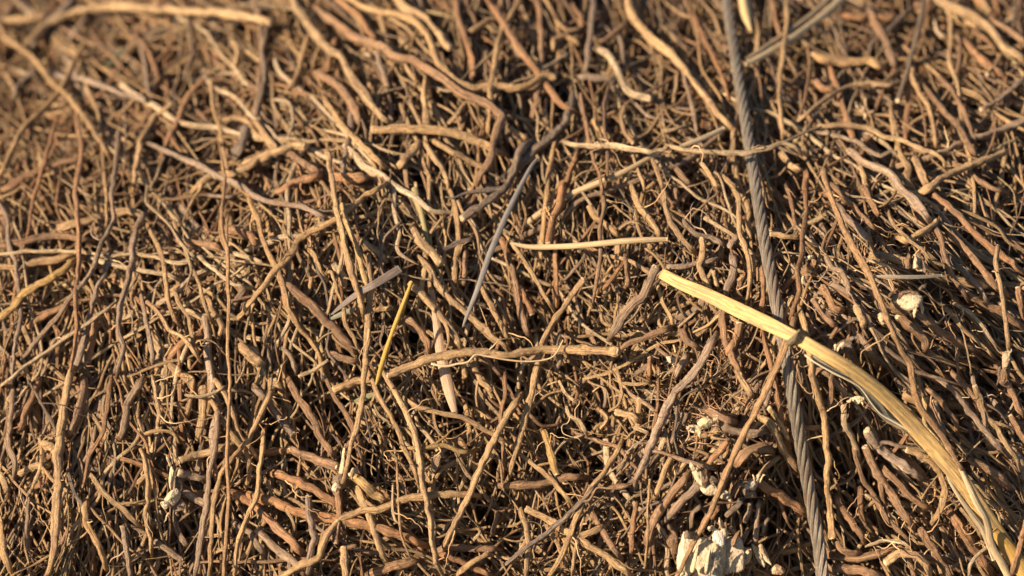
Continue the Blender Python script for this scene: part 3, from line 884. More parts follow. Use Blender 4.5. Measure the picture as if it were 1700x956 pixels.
def describe(x, y, w, c, cut):
    wf = 'hair-thin' if w < 5.5 else 'slender' if w < 9.5 else 'medium' if w < 13.5 else 'thick'
    dx, dy = x[-1] - x[0], y[-1] - y[0]
    a = math.degrees(math.atan2(dy, dx)) % 180
    o = ('level' if a < 18 or a > 162 else 'upright' if 70 < a < 110 else 'falling right' if a < 70 else 'falling left')
    L = np.sum(np.hypot(np.diff(x), np.diff(y)))
    sh = 'short ' if L < 70 else 'long ' if L > 260 else ''
    bend = 'bent ' if L > 1.12 * math.hypot(dx, dy) else ''
    ok = (x > 0) & (x < W) & (y > 0) & (y < H)
    mx, my = (np.mean(x[ok]), np.mean(y[ok])) if ok.any() else (x.mean(), y.mean())
    mk = min(MARKS, key=lambda m: (m[0][0] - mx) ** 2 + (m[0][1] - my) ** 2)
    ex, ey = mx - mk[0][0], my - mk[0][1]
    rel = ('right of' if ex > 0 else 'left of') if abs(ex) > abs(ey) else ('below' if ey > 0 else 'above')
    if math.hypot(ex, ey) < 14: rel = 'right beside'
    o = {'falling right': 'right-slanting', 'falling left': 'left-slanting'}.get(o, o)
    s = f"{sh}{bend}{wf} {CW[c]} {o} root{' with cut tip' if cut else ''} {rel} the {mk[1]}"
    if len(s.split()) > 13: s = s.replace('bent ', '')
    if len(s.split()) > 13: s = s.replace(wf + ' ', '')
    if len(s.split()) > 12: s = s.replace(wf + ' ', '')
    if len(s.split()) > 13: s = s.replace('short ', '').replace('long ', '', 1)
    if len(s.split()) > 12: s = s.replace(' with cut tip', '')
    return s, mx, my, math.hypot(ex, ey)

def rootlets(parent, pts, rad, c, g, count):
    """thin side roots growing out of a root, one mesh each"""
    n = len(pts)
    for _ in range(count):
        i = int(g.integers(n // 8, n - n // 8 - 1))
        t = pts[i + 1] - pts[i]; t /= np.linalg.norm(t)
        side = np.cross(t, -FWD); side /= np.linalg.norm(side)
        d = side * g.choice([-1, 1]) * g.uniform(0.5, 1) - FWD * g.uniform(0.0, 0.6) + t * g.normal(0, 0.6)
        d /= np.linalg.norm(d)
        L = g.uniform(0.008, 0.030); m = 12
        step = L / m; q = [pts[i] + d * rad[i] * 0.6]; e = d.copy()
        curl = g.normal(0, 0.15)
        for k in range(m):
            e = e + t * curl + g.normal(0, 0.30, 3) ; e /= np.linalg.norm(e)
            q.append(q[-1] + e * step)
        q = catmull(np.array(q), 3)
        r = np.linspace(g.uniform(0.00028, 0.0006), 0.00012, len(q))
        mb = MB(); tube(mb, q, r, 5, tintvar(c if g.random() < .8 else 't', g, len(q)), int(g.integers(1 << 30)), 0.05)
        mb.build('side_rootlet', M_FINE, parent)

def cut_end(parent, p, t, r, g, pale=True):
    """the sawn or broken face of a root: a ragged pale disc standing proud of the bark"""
    ref = np.cross(t, -FWD); 
    if np.linalg.norm(ref) < 0.1: ref = np.cross(t, RIGHT)
    a1 = ref / np.linalg.norm(ref); a2 = np.cross(t, a1)
    k = 12; V = []
    for ring, (rr, hh) in enumerate([(0.90, -0.25), (0.96, 0.22), (0.55, 0.34)]):
        for j in range(k):
            A = 2 * math.pi * j / k
            q = rr * (1 + g.normal(0, 0.06)); h = hh + (g.normal(0, 0.13) if ring else 0)
            V.append(p + r * (q * math.cos(A) * a1 + q * math.sin(A) * a2 + h * t))
    V.append(p + t * r * (0.30 + g.normal(0, 0.1)))
    q = []
    for ring in range(2):
        for j in range(k): q.append([ring * k + j, ring * k + (j + 1) % k, (ring + 1) * k + (j + 1) % k, (ring + 1) * k + j])
    tr = [[2 * k + j, 2 * k + (j + 1) % k, 3 * k] for j in range(k)]
    mb = MB(); V = np.array(V)
    mb.add(V, q, tr, np.tile(np.array(TINT['p']) * g.uniform(0.7, 1.05), (len(V), 1)), V * 600)
    mb.build('cut_end', M_TORN, parent, smooth=False)

USED = {}
PENDING = []
def traced_roots():
    for li, line in enumerate(TRACES.strip().splitlines()):
        head, ptxt, label = (line.split('|') + [''])[:3]
        hp = head.split()
        crop, w, c = hp[0], float(hp[1]), hp[2]
        fl = hp[3] if len(hp) > 3 else ''
        g = np.random.default_rng(1000 + li)
        lift = None
        if 'L' in fl: lift = float(fl.split('L')[1]) / 1000; fl = fl.split('L')[0]
        if lift is None: lift = 0.004 + g.uniform(0, 0.0055) + (0.004 if crop in 'GHKLM' else 0)
        ox, oy, sk = CROPS[crop]; sc = SCL[sk]
        raw = np.array([[float(a) for a in p.split(',')] for p in ptxt.split()])
        xy = raw * sc + [ox, oy]; w = w * sc * (0.84 if w * sc > 6 else 0.95) * (0.86 if crop in 'HKLM' and w * sc > 11 else 1.0)
        if crop in 'AB' and w > 6: w *= 1.18
        cm = catmull(xy, 7); k7 = np.arange(len(cm)) / 7.0
        li_ = np.stack([np.interp(k7, np.arange(len(xy)), xy[:, a]) for a in (0, 1)], 1) if len(xy) > 2 else cm
        xy = 0.55 * cm + 0.45 * li_
        seg = np.r_[0, np.cumsum(np.hypot(*np.diff(xy, axis=0).T))]
        L = seg[-1]; n = int(max(14, L / 3.6))
        s = np.linspace(0, L, n)
        x = np.interp(s, seg, xy[:, 0]); y = np.interp(s, seg, xy[:, 1])
        wob = min(w * 0.065, 0.75)
        x = x + smooth_noise(n, L / 13 + 2, wob, g); y = y + smooth_noise(n, L / 13 + 2, wob, g)
        z = (0.0055 if crop in 'ABCD' else 0.0022) + lift * 1.12 + smooth_noise(n, L / 75 + 2, 0.0014, g)
        # an end that shows no tip sinks into the heap
        inside = lambda i: -10 < x[i] < W + 10 and -10 < y[i] < H + 10
        u = s / L; fade = min(0.16, 30 / L)
        if 'c' not in fl and inside(0): z = z - (0.012 + lift * 0.6) * np.clip(1 - u / fade, 0, 1) ** 2
        if 'e' not in fl and inside(-1): z = z - (0.012 + lift * 0.6) * np.clip(1 - (1 - u) / fade, 0, 1) ** 2
        pts = P(x, y, z)
        r = w * 0.5 * PX * (1 + smooth_noise(n, L / 16 + 2, 0.065, g) + g.normal(0, 0.035, n)) * (1 + np.clip(g.normal(0.01, 0.03), -.05, .06))
        if L > 60:
            if 'c' not in fl: r = r * np.interp(u, [0, 0.12], [0.72, 1])
            if 'e' not in fl: r = r * np.interp(u, [0.75, 1], [1, 0.66])
        for _ in range(int(L / 130)):                 # nodes and swellings
            k = g.uniform(0, 1); r = r * (1 + g.uniform(0.08, 0.22) * np.exp(-((u - k) * L / (w * 0.7)) ** 2))
        cap = bool(set(fl) & set('ce'))
        mx = empty('root', pts[n // 2])
        mb = MB()
        tg = tube(mb, pts, r, 12, tintvar(c, g, n, 0.09), int(g.integers(1 << 30)), 0.12)
        stem = mb.build('stem', M_BARK, mx)
        if L > 110 and not label and g.random() < 0.42:
            i = int(g.integers(n // 5, n - 3)); m = int(g.integers(12, 28))
            h = math.atan2(y[i + 1] - y[i], x[i + 1] - x[i]) + g.choice([-1, 1]) * g.uniform(0.35, 0.9)
            fx, fy = wander(0, 0, h, m * 4.0, m, g, 0.22)
            fz = smooth_noise(m, 3, 0.002, g)
            mb2 = MB(); tube(mb2, P(fx - fx[0] + x[i], fy - fy[0] + y[i], z[i] + fz - fz[0] - 0.004 * np.linspace(0, 1, m)),
                             r[i] * np.linspace(0.7, 0.18, m) * (1 + g.normal(0, .05, m)), 8, tintvar(c, g, m, 0.05), int(g.integers(1 << 30)), 0.1)
            mb2.build('side_branch', M_BARK, mx)
        t = tg[0]
        if 'c' in fl: cut_end(stem, pts[0], -t[0], r[0], g)
        if 'e' in fl: cut_end(stem, pts[-1], t[-1], r[-1], g)
        sharp = relief(x[n // 2], y[n // 2]) - FOCUS < 0.09
        if sharp and L > 60:
            k = int(g.poisson(1.1 if (crop in 'GKHLM') else 0.8)); rootlets(mx, pts, r, c, g, min(k, 3))
        if 'knobbly' in label or 'forked' in label: rootlets(mx, pts, r, 'p', g, 6)
        if 'forked' in label:
            q = catmull(np.array([[1297, 239], [1317, 229], [1340, 218], [1364, 210]]), 8)
            mb = MB(); tube(mb, P(q[:, 0], q[:, 1], np.full(len(q), 0.0315)), np.linspace(0.0014, 0.0006, len(q)), 8, tintvar('p', g, len(q)), 5)
            mb.build('side_branch', M_BARK, mx)
        if 'husk' in label:
            for dx in (-2.2, 2.4):
                q = catmull(np.array([[370 + dx, 352], [370 + dx * 2.6, 372], [372 + dx * 2.0, 396], [376 + dx * .4, 414]]), 6)
                mb = MB(); tube(mb, P(q[:, 0], q[:, 1], np.full(len(q), 0.029)), np.array([0.25, .6, 1, 1, .9, .4]).repeat(4)[:len(q)] * 0.0009 if len(q) <= 24 else np.full(len(q), 0.0007), 6, np.array(TINT['n']), 9)
                mb.build('husk', M_BARK, mx)
        if 'sawn off at both ends' in label:
            q = catmull(np.array([[716, 604], [740, 608], [760, 604], [777, 601], [790, 589], [812, 592], [840, 597], [873, 600], [905, 597], [922, 588], [935, 564]]), 8)
            mb = MB(); tube(mb, P(q[:, 0], q[:, 1], np.full(len(q), 0.0325)), np.linspace(0.0008, 0.0004, len(q)), 8, tintvar('p', g, len(q)), 5)
            o = mb.build('side_rootlet', M_FINE, mx); o['label'] = 'thin white rootlet running along the underside'
        auto, cx, cy, dist = describe(x, y, w, c, cap)
        mx['category'] = 'root'; mx['group'] = 'dry roots heaped in a tangle'
        if label: mx['label'] = label; USED[label] = 1
        else: PENDING.append([auto, cx, cy, dist, mx])
    by = {}
    for p in PENDING: by.setdefault(p[0], []).append(p)
    words = ['nearest', 'second nearest', 'third nearest', 'fourth nearest', 'fifth nearest', 'sixth nearest']
    for k, v in by.items():
        if len(v) == 1: v[0][4]['label'] = k; continue
        v.sort(key=lambda p: p[3])
        for i, p in enumerate(v):
            p[4]['label'] = f"{k}, {words[min(i, 5)]} it"
traced_roots()
for _o in COL.objects:                       # labels stay within sixteen words
    if len(str(_o.get('label', '')).split()) > 16: _o['label'] = _o['label'].replace('long ', '', 1).replace('medium ', '')

# ------------------------------------------------------------------ the steel cable
def cable():
    pts = catmull(np.array([[1196, -120], [1204, -20], [1221, 100], [1240, 215], [1253, 300], [1269, 400], [1286, 490], [1302, 570], [1316, 660],
                            [1331, 745], [1346, 830], [1359, 900], [1367, 970], [1376, 1090]]), 30)
    n = len(pts)
    c = P(pts[:, 0], pts[:, 1], np.linspace(0.017, 0.021, n))
    # a taut cable runs smoothly: even out the relief it lies on
    k = 61; ker = np.hanning(k); ker /= ker.sum()
    c = np.stack([np.convolve(np.pad(c[:, i], k // 2, mode='reflect', reflect_type='odd'), ker, 'valid') for i in range(3)], 1)
    t, n1, n2 = frame(c)
    s = np.r_[0, np.cumsum(np.linalg.norm(np.diff(c, axis=0), axis=1))]
    Rr = np.interp(pts[:, 1], [0, 400, 900], [9.3, 10.6, 11.2]) * PX
    root = empty('steel_cable', c[n // 2])
    tag(root, 'grey twisted steel cable running from the top edge down across the roots', 'cable')
    lay = 0.066
    mb = MB(); tube(mb, c, Rr * 0.5, 10, np.array(TINT['a']), 1, 0); o = mb.build('core', M_STEEL, root)
    for j in range(6):
        ph = j * math.pi / 3 + s / lay * 2 * math.pi
        q = c + (Rr * 0.655)[:, None] * (np.cos(ph)[:, None] * n1 + np.sin(ph)[:, None] * n2)
        mb = MB(); ang = np.linspace(0, 2 * math.pi, 12, endpoint=False)
        tube(mb, q, Rr * 0.345, 12, np.array(TINT['a']), 1, 0)
        A = np.tile(ang, n); z = np.repeat(s * 60, 12)
        mb.rc = [np.r_[np.stack([A, np.full(len(A), j * 3.1), z], -1), [[0, 0, 0], [0, 0, z[-1]]]]]
        mb.build('strand', M_STEEL, root)
cable()

# ------------------------------------------------------------------ flat leaves, straws and the reed
def ribbon(path, lift, width, thick=0.0005, arch=0.0, twist=0.0, tint='s', seed=0, per=10, cols=9, ridge=0.0):
    """a solid strip of leaf: arched or folded across, real thickness; path in photo pixels, width in photo pixels"""
    g = np.random.default_rng(seed)
    path = np.array(path, float)
    src = np.c_[path, np.full(len(path), 0) if np.isscalar(lift) else lift]
    if np.isscalar(lift): src[:, 2] = lift
    wd = np.full(len(path), width, float) if np.isscalar(width) else np.array(width, float)
    src = np.c_[src, wd]
    cc = catmull(src, per)
    c = P(cc[:, 0], cc[:, 1], cc[:, 2]); n = len(c)
    t, n1, n2 = frame(c)
    # n1 lies across in the picture plane, n2 along the view; make n2 look at the viewer's side
    n2 = np.where((n2 @ -FWD)[:, None] < 0, -n2, n2)
    tw = (np.full(n, twist) if np.isscalar(twist) else np.interp(np.linspace(0, 1, n), np.linspace(0, 1, len(twist)), twist))[:, None]
    e1 = np.cos(tw) * n1 + np.sin(tw) * n2; e2 = -np.sin(tw) * n1 + np.cos(tw) * n2
    u = np.linspace(-1, 1, cols)
    hw = (cc[:, 3] * 0.5 * PX * (1 + smooth_noise(n, n / 9, 0.012, g)))[:, None]
    prof = arch * (1 - u ** 2)[None, :] * hw + ridge * np.cos(u * 9)[None, :] * hw
    top = c[:, None, :] + (hw * u)[..., None] * e1[:, None, :] + prof[..., None] * e2[:, None, :]
    th = thick * (1 - 0.7 * np.abs(u) ** 4)[None, :, None]
    bot = top - th * e2[:, None, :]
    V = np.concatenate([top, bot[:, ::-1]], 1); m = 2 * cols
    i = np.arange(n - 1)[:, None] * m; j = np.arange(m)[None, :]; j2 = (j + 1) % m
    q = np.stack([i + j, i + j2, i + m + j2, i + m + j], -1).reshape(-1, 4)
    caps = [[k, k + 1, m - 2 - k, m - 1 - k] for k in range(cols - 1)]
    e = (n - 1) * m
    caps2 = [[e + k + 1, e + k, e + m - 1 - k, e + m - 2 - k] for k in range(cols - 1)]
    s = np.r_[0, np.cumsum(np.linalg.norm(np.diff(c, axis=0), axis=1))]
    uu = np.r_[u, u[::-1]]
    rc = np.stack([np.tile(uu * 2.4, (n, 1)), np.zeros((n, m)), np.tile((s * 45)[:, None], (1, m))], -1).reshape(-1, 3) + g.uniform(0, 40, 3)
    tc = np.array(TINT[tint]) if isinstance(tint, str) else np.array(tint)
    mb = MB(); mb.add(V.reshape(-1, 3), np.r_[q, caps, caps2], [], np.tile(tc, (n * m, 1)), rc)
    return mb, c

def reed():
    P0 = [(1097, 453, 22), (1131, 471, 25), (1175, 490, 28), (1225, 514, 30), (1280, 540, 29), (1322, 561, 26), (1375, 591, 27), (1420, 619, 28),
          (1458, 648, 29), (1494, 682, 31), (1526, 717, 33), (1560, 755, 34), (1590, 790, 34), (1622, 834, 33), (1657, 884, 30), (1687, 928, 28), (1735, 1000, 26)]
    path = [p[:2] for p in P0]; wd = [p[2] * 0.80 for p in P0]
    lift = [0.030, 0.034, 0.036, 0.037, 0.036, 0.035, 0.034, 0.032, 0.031, 0.030, 0.029, 0.028, 0.026, 0.023, 0.019, 0.016, 0.012]
    root = empty('dry_reed', P(1450, 650, 0.03))
    tag(root, 'long flat straw-yellow reed lying diagonally over the cable and the root bundles', 'reed')
    mb, c = ribbon(path, lift, wd, 0.0011, 0.22, 0.0, 's', 1, 12, 13, 0.03); mb.build('sheath', M_REED, root)
    # joint where the two lengths meet
    mb = MB()
    a = P(np.array([1309, 1319, 1329]), np.array([571, 562, 549]), np.array([0.0375, 0.0400, 0.0378]))
    tube(mb, catmull(a, 8), np.full(17, 0.0017) * np.linspace(1.2, .8, 17), 10, np.array((0.42, 0.33, 0.2)), 3, 0.25)
    o = mb.build('joint', M_BARK, root)
    mb, c = ribbon([(1347, 590), (1380, 614), (1418, 634), (1448, 664), (1472, 688), (1500, 706), (1520, 722)], 0.027, [5, 9, 8, 16, 20, 12, 5], 0.0005, -0.25, 0.35, (0.36, 0.34, 0.26), 2, 10)
    o = mb.build('folded_underside', M_REED, root)
    mb, c = ribbon([(1335, 588), (1352, 601), (1380, 617), (1402, 628), (1424, 640), (1436, 653), (1446, 668), (1462, 687), (1482, 699), (1508, 714), (1522, 724)], 0.030, 2.8, 0.0009, 0.4, 0, (0.80, 0.72, 0.52), 3, 8, 5)
    o = mb.build('white_rim', M_REED, root)
    mb, c = ribbon([(1592, 772), (1610, 809), (1621, 832), (1636, 859), (1641, 876), (1644, 894), (1650, 913), (1661, 931), (1673, 955), (1688, 990)],
                   [0.031, 0.032, 0.032, 0.031, 0.030, 0.029, 0.028, 0.027, 0.025, 0.022], [7, 11, 13, 14, 13, 12, 12, 13, 12, 12], 0.0008, 0.5, [0.2, 0.6, -0.2, 0.1], (0.66, 0.52, 0.31), 4, 8)
    mb.build('side_blade', M_REED, root)
    mb, c = ribbon([(1570, 778), (1577, 798), (1591, 822), (1604, 841), (1617, 859), (1632, 880), (1642, 905), (1650, 930)], 0.024, [4, 6, 7, 8, 10, 11, 9, 7], 0.0006, 0.3, 0.2, (0.60, 0.50, 0.32), 5, 8)
    mb.build('side_blade', M_REED, root)
    mb, c = ribbon([(1650, 880), (1668, 903), (1690, 935), (1720, 980)], 0.024, [12, 22, 26, 24], 0.0009, 0.3, 0, (0.56, 0.34, 0.09), 6, 8)
    mb.build('lower_leaf', M_REED, root)
reed()

def blade(name, label, cat, path, lift, width, tint, mat=None, **kw):
    mb, c = ribbon(path, lift, width, tint=tint, **kw)
    o = mb.build(name, mat or M_STRAW); tag(o, label, cat); return o

blade('yellow_grass', 'bright golden-yellow folded grass blade leaning among the roots near the centre', 'grass blade',
      [(684, 467), (672, 499), (661, 527), (650, 554), (640, 585), (630, 620), (624, 640)], 0.034, [5.5, 7.5, 8, 6, 8, 8, 3], 'y', arch=0.5, twist=[0.3, 0.3, -0.2, 0.3, 0.3], seed=21, thick=0.0006)
blade('dry_leaf', 'narrow pointed silver-grey leaf blade left of the dark central hollow', 'leaf',
      [(893, 262), (880, 280), (858, 322), (835, 370), (812, 425), (793, 480), (775, 525), (768, 543)], 0.031, [5, 7, 9, 10, 10, 9, 6, 2], (0.27, 0.255, 0.235), arch=0.35, seed=22, thick=0.0005)
blade('dry_leaf', 'short pointed brown-grey leaf blade above left of the yellow grass blade', 'leaf',
      [(664, 446), (650, 455), (625, 470), (595, 487), (567, 508), (549, 523)], 0.031, [13, 14, 13, 11, 8, 2], (0.25, 0.20, 0.17), arch=0.1, seed=23, thick=0.0006)
blade('green_straw', 'short green-yellow grass stem with a pale broken top', 'grass stem',
      [(688, 312), (692, 330), (699, 352), (705, 378), (710, 402)], 0.012, [11, 12, 9, 8, 7], (0.34, 0.29, 0.14), arch=0.6, seed=24, thick=0.001)
blade('straw', 'pale straw with a faint curve lying level right of the central hollow', 'straw',
      [(846, 403), (868, 408), (890, 410), (940, 409), (980, 406), (1040, 400), (1075, 398), (1108, 397)], 0.026, [5, 7, 9, 10, 10, 10, 9, 7], (0.50, 0.38, 0.22), arch=0.5, seed=25, thick=0.001)
blade('straw', 'long pale straw slanting up right under the forked twig', 'straw',
      [(860, 384), (900, 352), (950, 322), (990, 305), (1030, 288), (1068, 268), (1100, 250)], [0.004, 0.008, .012, .016, .019, .020, .019], [12, 12, 11, 11, 10, 9, 8], (0.48, 0.36, 0.21), arch=0.6, seed=26, thick=0.001)
blade('straw', 'short pale straw tip poking up right above the forked twig near the cable', 'straw',
      [(1130, 243), (1150, 236), (1175, 226), (1202, 213)], 0.020, [7, 9, 9, 8], (0.66, 0.52, 0.33), arch=0.5, seed=27, thick=0.001)
blade('straw', 'lower half of the bent double straw crossing from the top edge', 'straw',
      [(1238, 106), (1262, 95), (1300, 73), (1340, 45), (1375, 18), (1410, -15)], 0.020, [9, 12, 12, 12, 13, 13], (0.62, 0.49, 0.30), arch=0.4, seed=28, thick=0.0012)
blade('straw', 'upper half of the bent double straw, darker and behind the other', 'straw',
      [(1240, 97), (1262, 84), (1300, 58), (1345, 26), (1385, -10)], 0.017, [6, 9, 9, 9, 9], (0.50, 0.38, 0.24), arch=0.4, seed=29, thick=0.001)
blade('straw', 'pale yellow husk hanging from the top edge right of the cable', 'husk',
      [(1228, -30), (1234, 0), (1239, 26), (1247, 52)], 0.016, [12, 17, 17, 4], (0.68, 0.53, 0.27), arch=0.6, seed=30, thick=0.001)
blade('straw', 'short flat grey straw lying level above the round white crown', 'straw',
      [(1452, 459), (1475, 459), (1510, 460), (1540, 459), (1564, 457)], 0.030, [4, 5.5, 6.5, 6, 4.5], (0.50, 0.42, 0.31), arch=0.2, seed=31, thick=0.0007)
blade('bark_strip', 'pale peeled flat bark strip with a dark split, passing behind the sawn level root', 'bark strip',
      [(716, 480), (721, 510), (728, 555), (735, 600), (746, 650), (757, 692)], 0.012, [9, 10, 16, 19, 18, 8], (0.45, 0.31, 0.205), arch=0.35, seed=32, thick=0.0015)
blade('green_leaf', 'dull green leaf scrap lying under the yellow blade foot', 'leaf',
      [(588, 668), (606, 660), (626, 652)], 0.006, [6, 11, 5], (0.20, 0.22, 0.11), arch=0.2, seed=33)
blade('green_leaf', 'dull green leaf scrap in the gap below the winding root', 'leaf',
      [(668, 862), (690, 850), (712, 838)], -0.004, [5, 9, 4], (0.22, 0.24, 0.11), arch=0.2, seed=34)
blade('green_leaf', 'blurred dark green leaf behind the roots at upper left', 'leaf',
      [(178, 112), (200, 92), (222, 78)], 0.004, [10, 18, 8], (0.16, 0.17, 0.10), arch=0.2, seed=35)
blade('dry_leaf', 'short dull grey-green leaf lying behind the brown-grey blade tip', 'leaf',
      [(548, 530), (570, 520), (590, 512)], 0.014, [5, 9, 5], (0.26, 0.27, 0.20), arch=0.2, seed=36)

# ------------------------------------------------------------------ torn root crowns
def lump(cx, cy, lift, rx, ry, rz, seed, tint, rough=0.28, res=26, spikes=0.25, ang=0.0):
    """ragged torn wood: a closed body broken up by ridges and splinters"""
    g = np.random.default_rng(seed)
    c = P(cx, cy, lift); res2 = res * 2
    th = np.linspace(0.02, math.pi - 0.02, res); ph = np.linspace(0, 2 * math.pi, res2, endpoint=False)
    T, F = np.meshgrid(th, ph, indexing='ij')
    d = np.stack([np.sin(T) * np.cos(F), np.sin(T) * np.sin(F), np.cos(T)], -1)
    r = np.ones(T.shape)
    for k in range(16):
        ax = g.normal(0, 1, 3); ax /= np.linalg.norm(ax)
        f = g.uniform(1.2, 5.5); r += rough * 0.8 / (1 + f * 0.6) * np.sin(f * (d @ ax) + g.uniform(0, 6.28))
    for k in range(16):                                   # flats and ledges where the wood split
        ax = g.normal(0, 1, 3); ax /= np.linalg.norm(ax)
        lim = g.uniform(0.45, 0.9); pr = r * (d @ ax)
        r = np.where(pr > lim, r * (lim / np.maximum(pr, 1e-6)) * 0.85 + r * 0.15, r)
    r += g.normal(0, 0.03, T.shape)
    ca, sa = math.cos(ang), math.sin(ang)
    L = d * r[..., None] * np.array([rx, ry, rz]) * PX
    X = L[..., 0] * ca - L[..., 1] * sa; Y = L[..., 0] * sa + L[..., 1] * ca
    V = c + X[..., None] * RIGHT - Y[..., None] * UP - L[..., 2][..., None] * FWD
    i = np.arange(res - 1)[:, None] * res2; j = np.arange(res2)[None, :]; j2 = (j + 1) % res2
    q = np.stack([i + j, i + res2 + j, i + res2 + j2, i + j2], -1).reshape(-1, 4)
    V = V.reshape(-1, 3); V = np.r_[V, [V[:res2].mean(0)], [V[-res2:].mean(0)]]
    a, b = len(V) - 2, len(V) - 1
    k = np.arange(res2); e = (res - 1) * res2
    tr = np.r_[np.stack([np.full(res2, a), k, (k + 1) % res2], -1), np.stack([np.full(res2, b), e + (k + 1) % res2, e + k], -1)]
    tc = np.tile(np.array(TINT[tint]) if isinstance(tint, str) else np.array(tint), (len(V), 1))
    tc = np.clip(tc * (1 + g.normal(0, 0.08, (len(V), 1))), 0, 0.9)
    mb = MB(); mb.add(V, q, tr, tc, V * 500)
    return mb

def splinters(parent, pts, g, name='splinter'):
    for (x0, y0, x1, y1, w, z, tint) in pts:
        n = 12; u = np.linspace(0, 1, n)
        x = x0 + (x1 - x0) * u + smooth_noise(n, 3, 1.0, g); y = y0 + (y1 - y0) * u + smooth_noise(n, 3, 1.0, g)
        q = P(x, y, z + smooth_noise(n, 3, 0.001, g))
        r = w * 0.5 * PX * np.interp(u, [0, .15, .7, 1], [0.7, 1, 0.8, 0.12]) * (1 + g.normal(0, .08, n))
        mb = MB(); tube(mb, q, r, 9, np.array(TINT[tint]) * g.uniform(.85, 1.1), int(g.integers(1 << 30)), 0.22)
        mb.build(name, M_TORN if tint in 'wp' else M_BARK, parent, smooth=True)

def crown(label, cx, cy, lift, lumps, spl, seed):
    g = np.random.default_rng(seed)
    root = empty('rootstock', P(cx, cy, lift)); tag(root, label, 'root crown')
    for k, (x, y, z, rx, ry, rz, tint, ang, nm) in enumerate(lumps):
        mb = lump(x, y, z, rx, ry, rz, seed * 10 + k, tint, ang=ang)
        mb.build(nm, M_TORN if nm == 'torn_wood' else M_BARK, root, smooth=True)
    splinters(root, spl, g)
    return root

crown('round white crown end with brown bark rim, in the bundle right of the orange stalk', 1500, 500, 0.03,
      [(1502, 500, 0.0235, 33, 23, 14, 'b', -0.25, 'bark'), (1504, 501, 0.0275, 25, 16, 14, 'w', -0.25, 'torn_wood')],
      [(1477, 492, 1490, 480, 5, .030, 'b'), (1527, 498, 1530, 520, 8, .030, 'p'), (1519, 505, 1516, 528, 6, .032, 'p'), (1528, 482, 1540, 470, 5, .030, 'g'),
       (1465, 520, 1462, 535, 8, .028, 'p'), (1460, 524, 1470, 540, 6, .028, 'p')], 41)
crown('torn brown crown piece standing above the round white crown', 1522, 432, 0.03,
      [(1508, 436, 0.024, 9, 14, 8, 'b', 0.3, 'bark'), (1526, 440, 0.026, 11, 18, 9, 'p', -0.2, 'torn_wood')],
      [(1508, 442, 1507, 421, 9, .03, 'b'), (1522, 445, 1518, 424, 8, .031, 'p'), (1535, 452, 1529, 430, 7, .030, 'g')], 42)
crown('small yellow-cream ragged lump between brown roots', 1167, 705, 0.03,
      [(1174, 701, 0.024, 18, 15, 13, (0.78, 0.66, 0.38), -0.4, 'torn_wood'), (1154, 713, 0.023, 13, 9, 9, (0.74, 0.64, 0.42), 0.3, 'torn_wood')],
      [(1160, 715, 1163, 726, 6, .029, 'p'), (1186, 696, 1194, 690, 6, .029, 'p'), (1148, 712, 1139, 711, 6, .028, 'w')], 43)
crown('torn white shard of root wood under the long orange root', 1185, 805, 0.03,
      [(1160, 792, 0.023, 10, 24, 9, 'w', -0.5, 'torn_wood'), (1178, 812, 0.022, 15, 13, 10, 'w', 0.3, 'torn_wood'), (1200, 821, 0.022, 14, 11, 9, 'w', 0.2, 'torn_wood'),
       (1180, 797, 0.021, 14, 9, 8, 'g', 0.2, 'bark')],
      [(1152, 780, 1145, 768, 7, .027, 'w'), (1208, 824, 1215, 832, 5, .027, 'w'), (1168, 800, 1175, 790, 6, .029, 'b')], 44)
crown('small white-grey torn knot right of the torn white shard', 1255, 798, 0.03,
      [(1248, 803, 0.023, 15, 11, 10, (0.50, 0.44, 0.38), -0.3, 'torn_wood'), (1243, 815, 0.019, 17, 16, 11, 'g', 0, 'bark')],
      [(1256, 797, 1262, 785, 5, .029, 'w'), (1262, 798, 1271, 788, 5, .029, 'w'), (1240, 803, 1222, 808, 6, .026, 'g'), (1254, 800, 1250, 786, 3, .028, 'p')], 45)
crown('big torn white stump on the bottom edge, left of the cable', 1190, 900, 0.03,
      [(1182, 925, 0.024, 32, 52, 20, 'w', 0.05, 'torn_wood'), (1138, 925, 0.021, 22, 42, 15, (0.70, 0.62, 0.44), 0.12, 'torn_wood'),
       (1214, 925, 0.022, 28, 38, 16, (0.60, 0.49, 0.35), -0.05, 'torn_wood'), (1195, 893, 0.026, 13, 20, 11, (0.74, 0.70, 0.62), -0.5, 'torn_wood'),
       (1238, 925, 0.020, 12, 19, 10, 'p', 0.1, 'torn_wood'), (1160, 960, 0.022, 22, 22, 12, 'w', 0.3, 'torn_wood'), (1118, 900, 0.017, 11, 24, 9, 'b', 0.1, 'bark'),
       (1290, 945, 0.018, 15, 11, 9, (0.62, 0.42, 0.26), 0.1, 'torn_wood'), (1262, 925, 0.019, 9, 26, 8, (0.66, 0.55, 0.36), -0.5, 'torn_wood')],
      [(1180, 880, 1178, 874, 9, .032, 'w'), (1200, 882, 1194, 858, 9, .030, 'p'), (1207, 888, 1199, 865, 8, .030, 'w'), (1148, 950, 1160, 905, 7, .033, 'p'),
       (1240, 918, 1247, 912, 7, .03, 'p'), (1110, 870, 1125, 895, 8, .027, 'b'), (1135, 887, 1160, 889, 12, .028, 'g'), (1262, 905, 1280, 940, 8, .028, 'p'),
       (1172, 952, 1180, 908, 8, .034, 'w'), (1215, 905, 1228, 880, 9, .030, 'b')], 46)
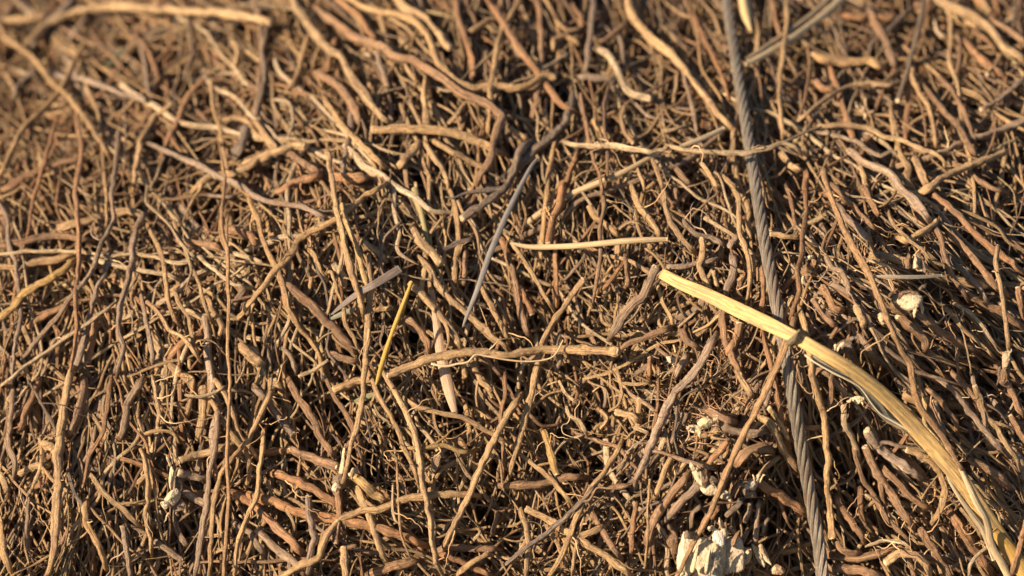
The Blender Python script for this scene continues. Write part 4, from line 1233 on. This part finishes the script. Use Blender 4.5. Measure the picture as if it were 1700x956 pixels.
crown('white torn crown at left with roots fanning out to its right', 288, 820, 0.03,
      [(286, 826, 0.018, 13, 22, 10, 'w', 0.25, 'torn_wood'), (274, 838, 0.019, 12, 9, 7, 'w', 0.5, 'torn_wood'), (296, 838, 0.015, 17, 17, 11, 'g', 0, 'bark'),
       (285, 790, 0.017, 6, 24, 6, (0.66, 0.55, 0.36), 0, 'torn_wood'), (295, 800, 0.013, 12, 30, 9, 'g', 0, 'bark')],
      [(284, 775, 278, 755, 4, .021, 'p'), (287, 770, 284, 748, 3, .021, 'p'), (278, 840, 266, 834, 4, .024, 'w'), (280, 850, 272, 868, 2.5, .022, 'p')], 47)
crown('grey knotted crown with a pale broken face below centre left', 562, 795, 0.03,
      [(564, 800, 0.019, 15, 16, 12, 'g', 0.1, 'bark'), (557, 808, 0.025, 8, 10, 7, 'w', 0.1, 'torn_wood'), (590, 783, 0.018, 8, 8, 8, 'p', 0, 'torn_wood')],
      [(566, 785, 572, 735, 8, .024, 'p'), (580, 788, 588, 776, 5, .026, 'p'), (572, 745, 580, 730, 5, .026, 'b')], 48)
crown('cream nodule sitting among fine brown rootlets', 1114, 598, 0.03,
      [(1114, 597, 0.024, 9, 10, 9, (0.60, 0.50, 0.36), 0.2, 'torn_wood')], [(1116, 605, 1120, 612, 3, .028, 'p')], 49)
crown('small white broken piece beside the cable above the reed', 1342, 430, 0.02,
      [(1343, 429, 0.020, 7, 5, 5, 'w', 0.3, 'torn_wood'), (1334, 465, 0.014, 5, 9, 5, 'p', 0.1, 'torn_wood'), (1340, 450, 0.010, 11, 24, 9, 'b', 0, 'bark')], [(1340, 432, 1336, 424, 3, .022, 'w')], 50)
crown('white ragged scrap under the reed fold', 1424, 663, 0.02,
      [(1424, 663, 0.024, 13, 8, 7, (0.74, 0.64, 0.42), -0.1, 'torn_wood')], [(1414, 663, 1404, 668, 4, .026, 'p'), (1430, 668, 1436, 674, 3, .026, 'p')], 51)
crown('fibrous grey knot above the reed, right of its joint', 1398, 577, 0.02,
      [(1400, 576, 0.020, 22, 14, 12, 'g', -0.4, 'bark'), (1386, 582, 0.025, 8, 9, 7, (0.50, 0.42, 0.30), 0, 'torn_wood')],
      [(1388, 572, 1384, 590, 5, .029, 'p'), (1400, 568, 1390, 586, 4, .029, 'p'), (1410, 563, 1424, 560, 6, .028, 'g')], 52)
crown('brown knot with grey fibres at the foot of the square-cut root', 1672, 600, 0.02,
      [(1671, 598, 0.021, 12, 17, 10, (0.42, 0.33, 0.22), 0.1, 'torn_wood'), (1668, 625, 0.018, 12, 22, 10, 'b', 0.2, 'bark')],
      [(1675, 590, 1680, 578, 4, .026, 'p'), (1662, 610, 1655, 640, 4, .026, 'g')], 53)
crown('pale curly rootlet knot in the upper right hollow', 1433, 182, 0.01,
      [(1433, 183, 0.006, 12, 9, 8, (0.55, 0.42, 0.27), 0, 'torn_wood')],
      [(1425, 180, 1418, 168, 4, .012, 'p'), (1437, 178, 1438, 160, 3, .012, 'p'), (1440, 186, 1452, 184, 4, .012, 'p'), (1436, 190, 1438, 200, 4, .012, 'p')], 54)
